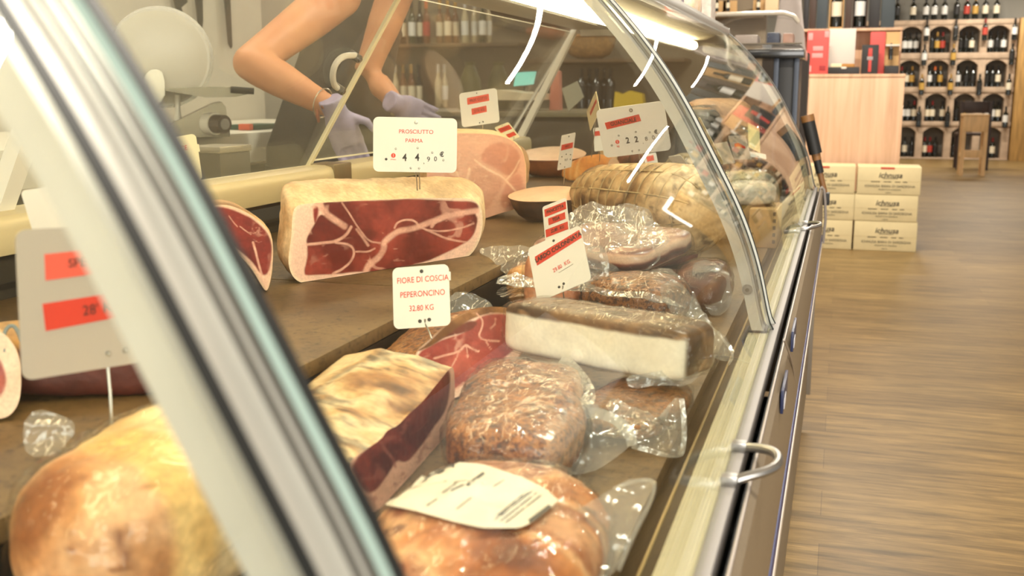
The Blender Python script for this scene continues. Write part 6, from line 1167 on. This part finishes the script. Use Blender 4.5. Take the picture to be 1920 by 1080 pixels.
# ------------------------------------------------------------------ goods in the far part of the case and on its top
def soft(name, label, cat, x, y, z, dims, yaw, cols, seed, e=4, m=None, sc=20, crk=.012, zmin=None, filmed=True, group=None):
    zmin = z - dims[2] / 2 if zmin is None else zmin
    r = empty(name, label, cat, (x, y, zmin), group=group); M = xf((x, y, z), dims, yaw)
    pillow('contents', r, M, lambda q, V: palette(fbm(V, sc, 4, seed), cols), e, 12, .005, m=m or RINDM, seed=seed, zmin=zmin + .002)
    if filmed: pillow('wrapping', r, M, None, e, 12, .005, m=FILM, seed=seed, zmin=zmin + .001, grow=1.05, crinkle=crk)
    return r
c = P(1430, 465, z=ZF); r = empty('carton', 'tan carton with a column of black marks standing in the far case', 'carton', (c.x, c.y, ZF)); xa, xb = P(1402, 465, y=2.34).x, P(1456, 465, y=2.34).x; zc = P(1430, 392, y=2.34).z
box('carton_body', (xa, 2.34, ZF + .0008), (xb, 2.50, zc), mat('tan_carton', (206, 168, 112), .6, vary=.1, vscale=10), r, bev=.004)
for k in range(5): box('printed_mark', (xb - .010, 2.3388, zc - .014 - k * .015), (xb - .004, 2.34, zc - .006 - k * .015), INKB, r, bev=0)
soft('cling_wrapped_cheese', 'cling-wrapped pale cheese wedge on top of the tan carton', 'cheese', -.185, 2.43, zc + .026, (.10, .12, .05), .2, [(206, 200, 186), (240, 234, 220), (214, 196, 170)], 1, crk=.016, zmin=zc + .001)
soft('cling_wrapped_cheese', 'cling-wrapped white wedge left of the tan carton behind the arched post', 'cheese', -.31, 2.46, .825, (.10, .15, .118), .1, [(220, 206, 180), (244, 236, 218), (216, 150, 110)], 2, crk=.016, zmin=ZF)
soft('cling_wrapped_cheese', 'grey cling-wrapped packet behind the carton with a yellow corner', 'cheese', -.215, 2.66, .84, (.14, .16, .135), .3, [(120, 118, 108), (180, 172, 150), (206, 176, 96), (150, 146, 134)], 3, crk=.02, zmin=ZF)
soft('cling_wrapped_cheese', 'cling-wrapped cream block third back along the far front tray', 'cheese', -.365, 2.68, .83, (.10, .18, .125), -.1, [(226, 206, 170), (246, 232, 206)], 4, crk=.016, zmin=ZF)
soft('cured_chunk', 'dark brown mottled salami lump behind the grey paper note', 'cured meat', -.235, 2.92, .845, (.17, .20, .16), .2, [(44, 30, 24), (96, 62, 44), (150, 112, 80), (70, 44, 36)], 5, 2.8, sc=30, zmin=ZF, filmed=False)
soft('cured_chunk', 'olive-brown dusty salami lump left of the dark mottled lump', 'cured meat', -.40, 2.96, .85, (.14, .20, .16), .2, [(92, 76, 48), (150, 128, 84), (186, 164, 116)], 6, 2.8, sc=30, zmin=ZF, filmed=False)
for i, (x, y, w, d, h, cc, lab) in enumerate(((-.258, 3.22, .105, .18, .22, [(26, 25, 24), (60, 58, 54), (120, 118, 112)], 'black glossy packet at the front of the far end of the case'), (-.405, 3.23, .12, .18, .28, [(30, 28, 26), (86, 80, 70), (40, 36, 32)], 'dark glossy packet second from the glass at the far end'),
        (-.375, 3.42, .22, .12, .31, [(180, 136, 100), (214, 176, 136)], 'tall tan cardboard box against the end glass'))):
    zz = ZF if x > -.49 else ZR; soft('food_packet', lab, 'packet', x, y, zz + h / 2, (w, d, h), .1 * (i - 2), cc, 20 + i, 5, sc=14, crk=.03, zmin=zz, filmed=i != 2, group='packets at the far end of the case')
ZTOP = 1.312
for i, (pa, pb, yy, d, h, cc, lab) in enumerate((((1195, 30), (1262, 36), 2.85, .25, .10, [(120, 104, 130), (236, 226, 214), (90, 76, 110), (214, 160, 110)], 'white paper parcel with purple print on the case top'), ((1262, 33), (1302, 33), 3.1, .2, .10, [(200, 130, 80), (236, 220, 204), (220, 180, 130)], 'orange and white printed parcel on the case top'))):
    xa, xb = P(*pa, y=yy).x, P(*pb, y=yy).x; soft('paper_parcel', lab, 'parcel', (xa + xb) / 2, yy + d / 2, ZTOP + h / 2, (abs(xb - xa), d, h), 0, cc, 40 + i, 4, m=RINDM, sc=18, zmin=ZTOP, filmed=False)
yy = 3.36; xa, xb = P(1304, 20, y=yy).x, P(1314, 20, y=yy).x; tag(box('card_box', (xa - .01, yy, ZTOP + .0005), (xb, yy + .12, ZTOP + .14), mat('orange_red_card', (206, 74, 38), .5), bev=.002), 'orange-red box on the case top next to the patterned white box', 'box')
xa, xb = P(1315, 20, y=yy).x, P(1333, 20, y=yy).x; tag(box('card_box', (xa, yy, ZTOP + .0005), (xb, yy + .12, ZTOP + .14), mat('honeycomb_white', (226, 212, 200), .5, vary=.15, vscale=60), bev=.002), 'white honeycomb-patterned box at the far end of the case top', 'box')
# notice sheet fixed inside the far glass, and the bright shop doorway beyond the rack
q = [(1441, 386), (1536, 305), (1531, 352), (1488, 480), (1466, 560), (1452, 520)]
V = []; 
def on_pane(px, py):
    best = None; d = ray(px, py)
    for k in range(len(PR) - 1):
        a_, b_ = PI[k], PI[k + 1]; n_ = Vector((b_[1] - a_[1], 0, -(b_[0] - a_[0]))); den = d.dot(n_)
        t = (Vector((a_[0], 0, a_[1])) - CAM).dot(n_) / den; p = CAM + d * t
        if min(a_[1], b_[1]) - 1e-4 <= p.z <= max(a_[1], b_[1]) + 1e-4: best = p
    return best
ys_ = (2.55, 3.40)
def pane_pt(y, s): k = s * (len(PI) - 1); i = min(int(k), len(PI) - 2); f = k - i; x = PI[i][0] * (1 - f) + PI[i + 1][0] * f; z = PI[i][1] * (1 - f) + PI[i + 1][1] * f; return Vector((x - .0015, y, z))
r = empty('notice_sheet', 'cream printed notice fixed to the far curved glass near the ledge', 'notice', pane_pt(3.0, .1))
nu_, nv_ = 8, 10; V = [pane_pt(ys_[0] + (ys_[1] - ys_[0]) * j / nv_, .015 + (.185) * i / nu_) for i in range(nu_ + 1) for j in range(nv_ + 1)]
meshobj('sheet', V, [(i * (nv_ + 1) + j, i * (nv_ + 1) + j + 1, (i + 1) * (nv_ + 1) + j + 1, (i + 1) * (nv_ + 1) + j) for i in range(nu_) for j in range(nv_)], mat('cream_notice_paper', (236, 220, 176), .6), r)
def pline(y0, y1, s, w, mm=INK):
    A_ = [pane_pt(y0 + (y1 - y0) * k / 6, s + dw) + Vector((.0012, 0, 0)) for dw in (-w / 2, w / 2) for k in range(7)]; meshobj('printed_line', A_, [(k, k + 1, 8 + k, 7 + k) for k in range(6)], mm, r)
for (y0, y1, s, w) in ((2.7, 3.25, .165, .012), (2.62, 3.32, .140, .004), (2.75, 3.2, .122, .004), (2.75, 3.15, .108, .003), (2.85, 3.1, .085, .008), (2.62, 3.3, .060, .003), (2.75, 3.2, .045, .003)): pline(y0, y1, s, w)
w_ = box('window_1', (2.82, 19.17, 1.56), (3.10, 19.195, 2.32), mat('bright_shop_window', (255, 250, 240), .5, emit=4.), bev=0); struct(w_); struct(box('trim_1', (2.76, 19.15, 1.50), (2.82, 19.198, 2.38), WHITE, bev=.002))
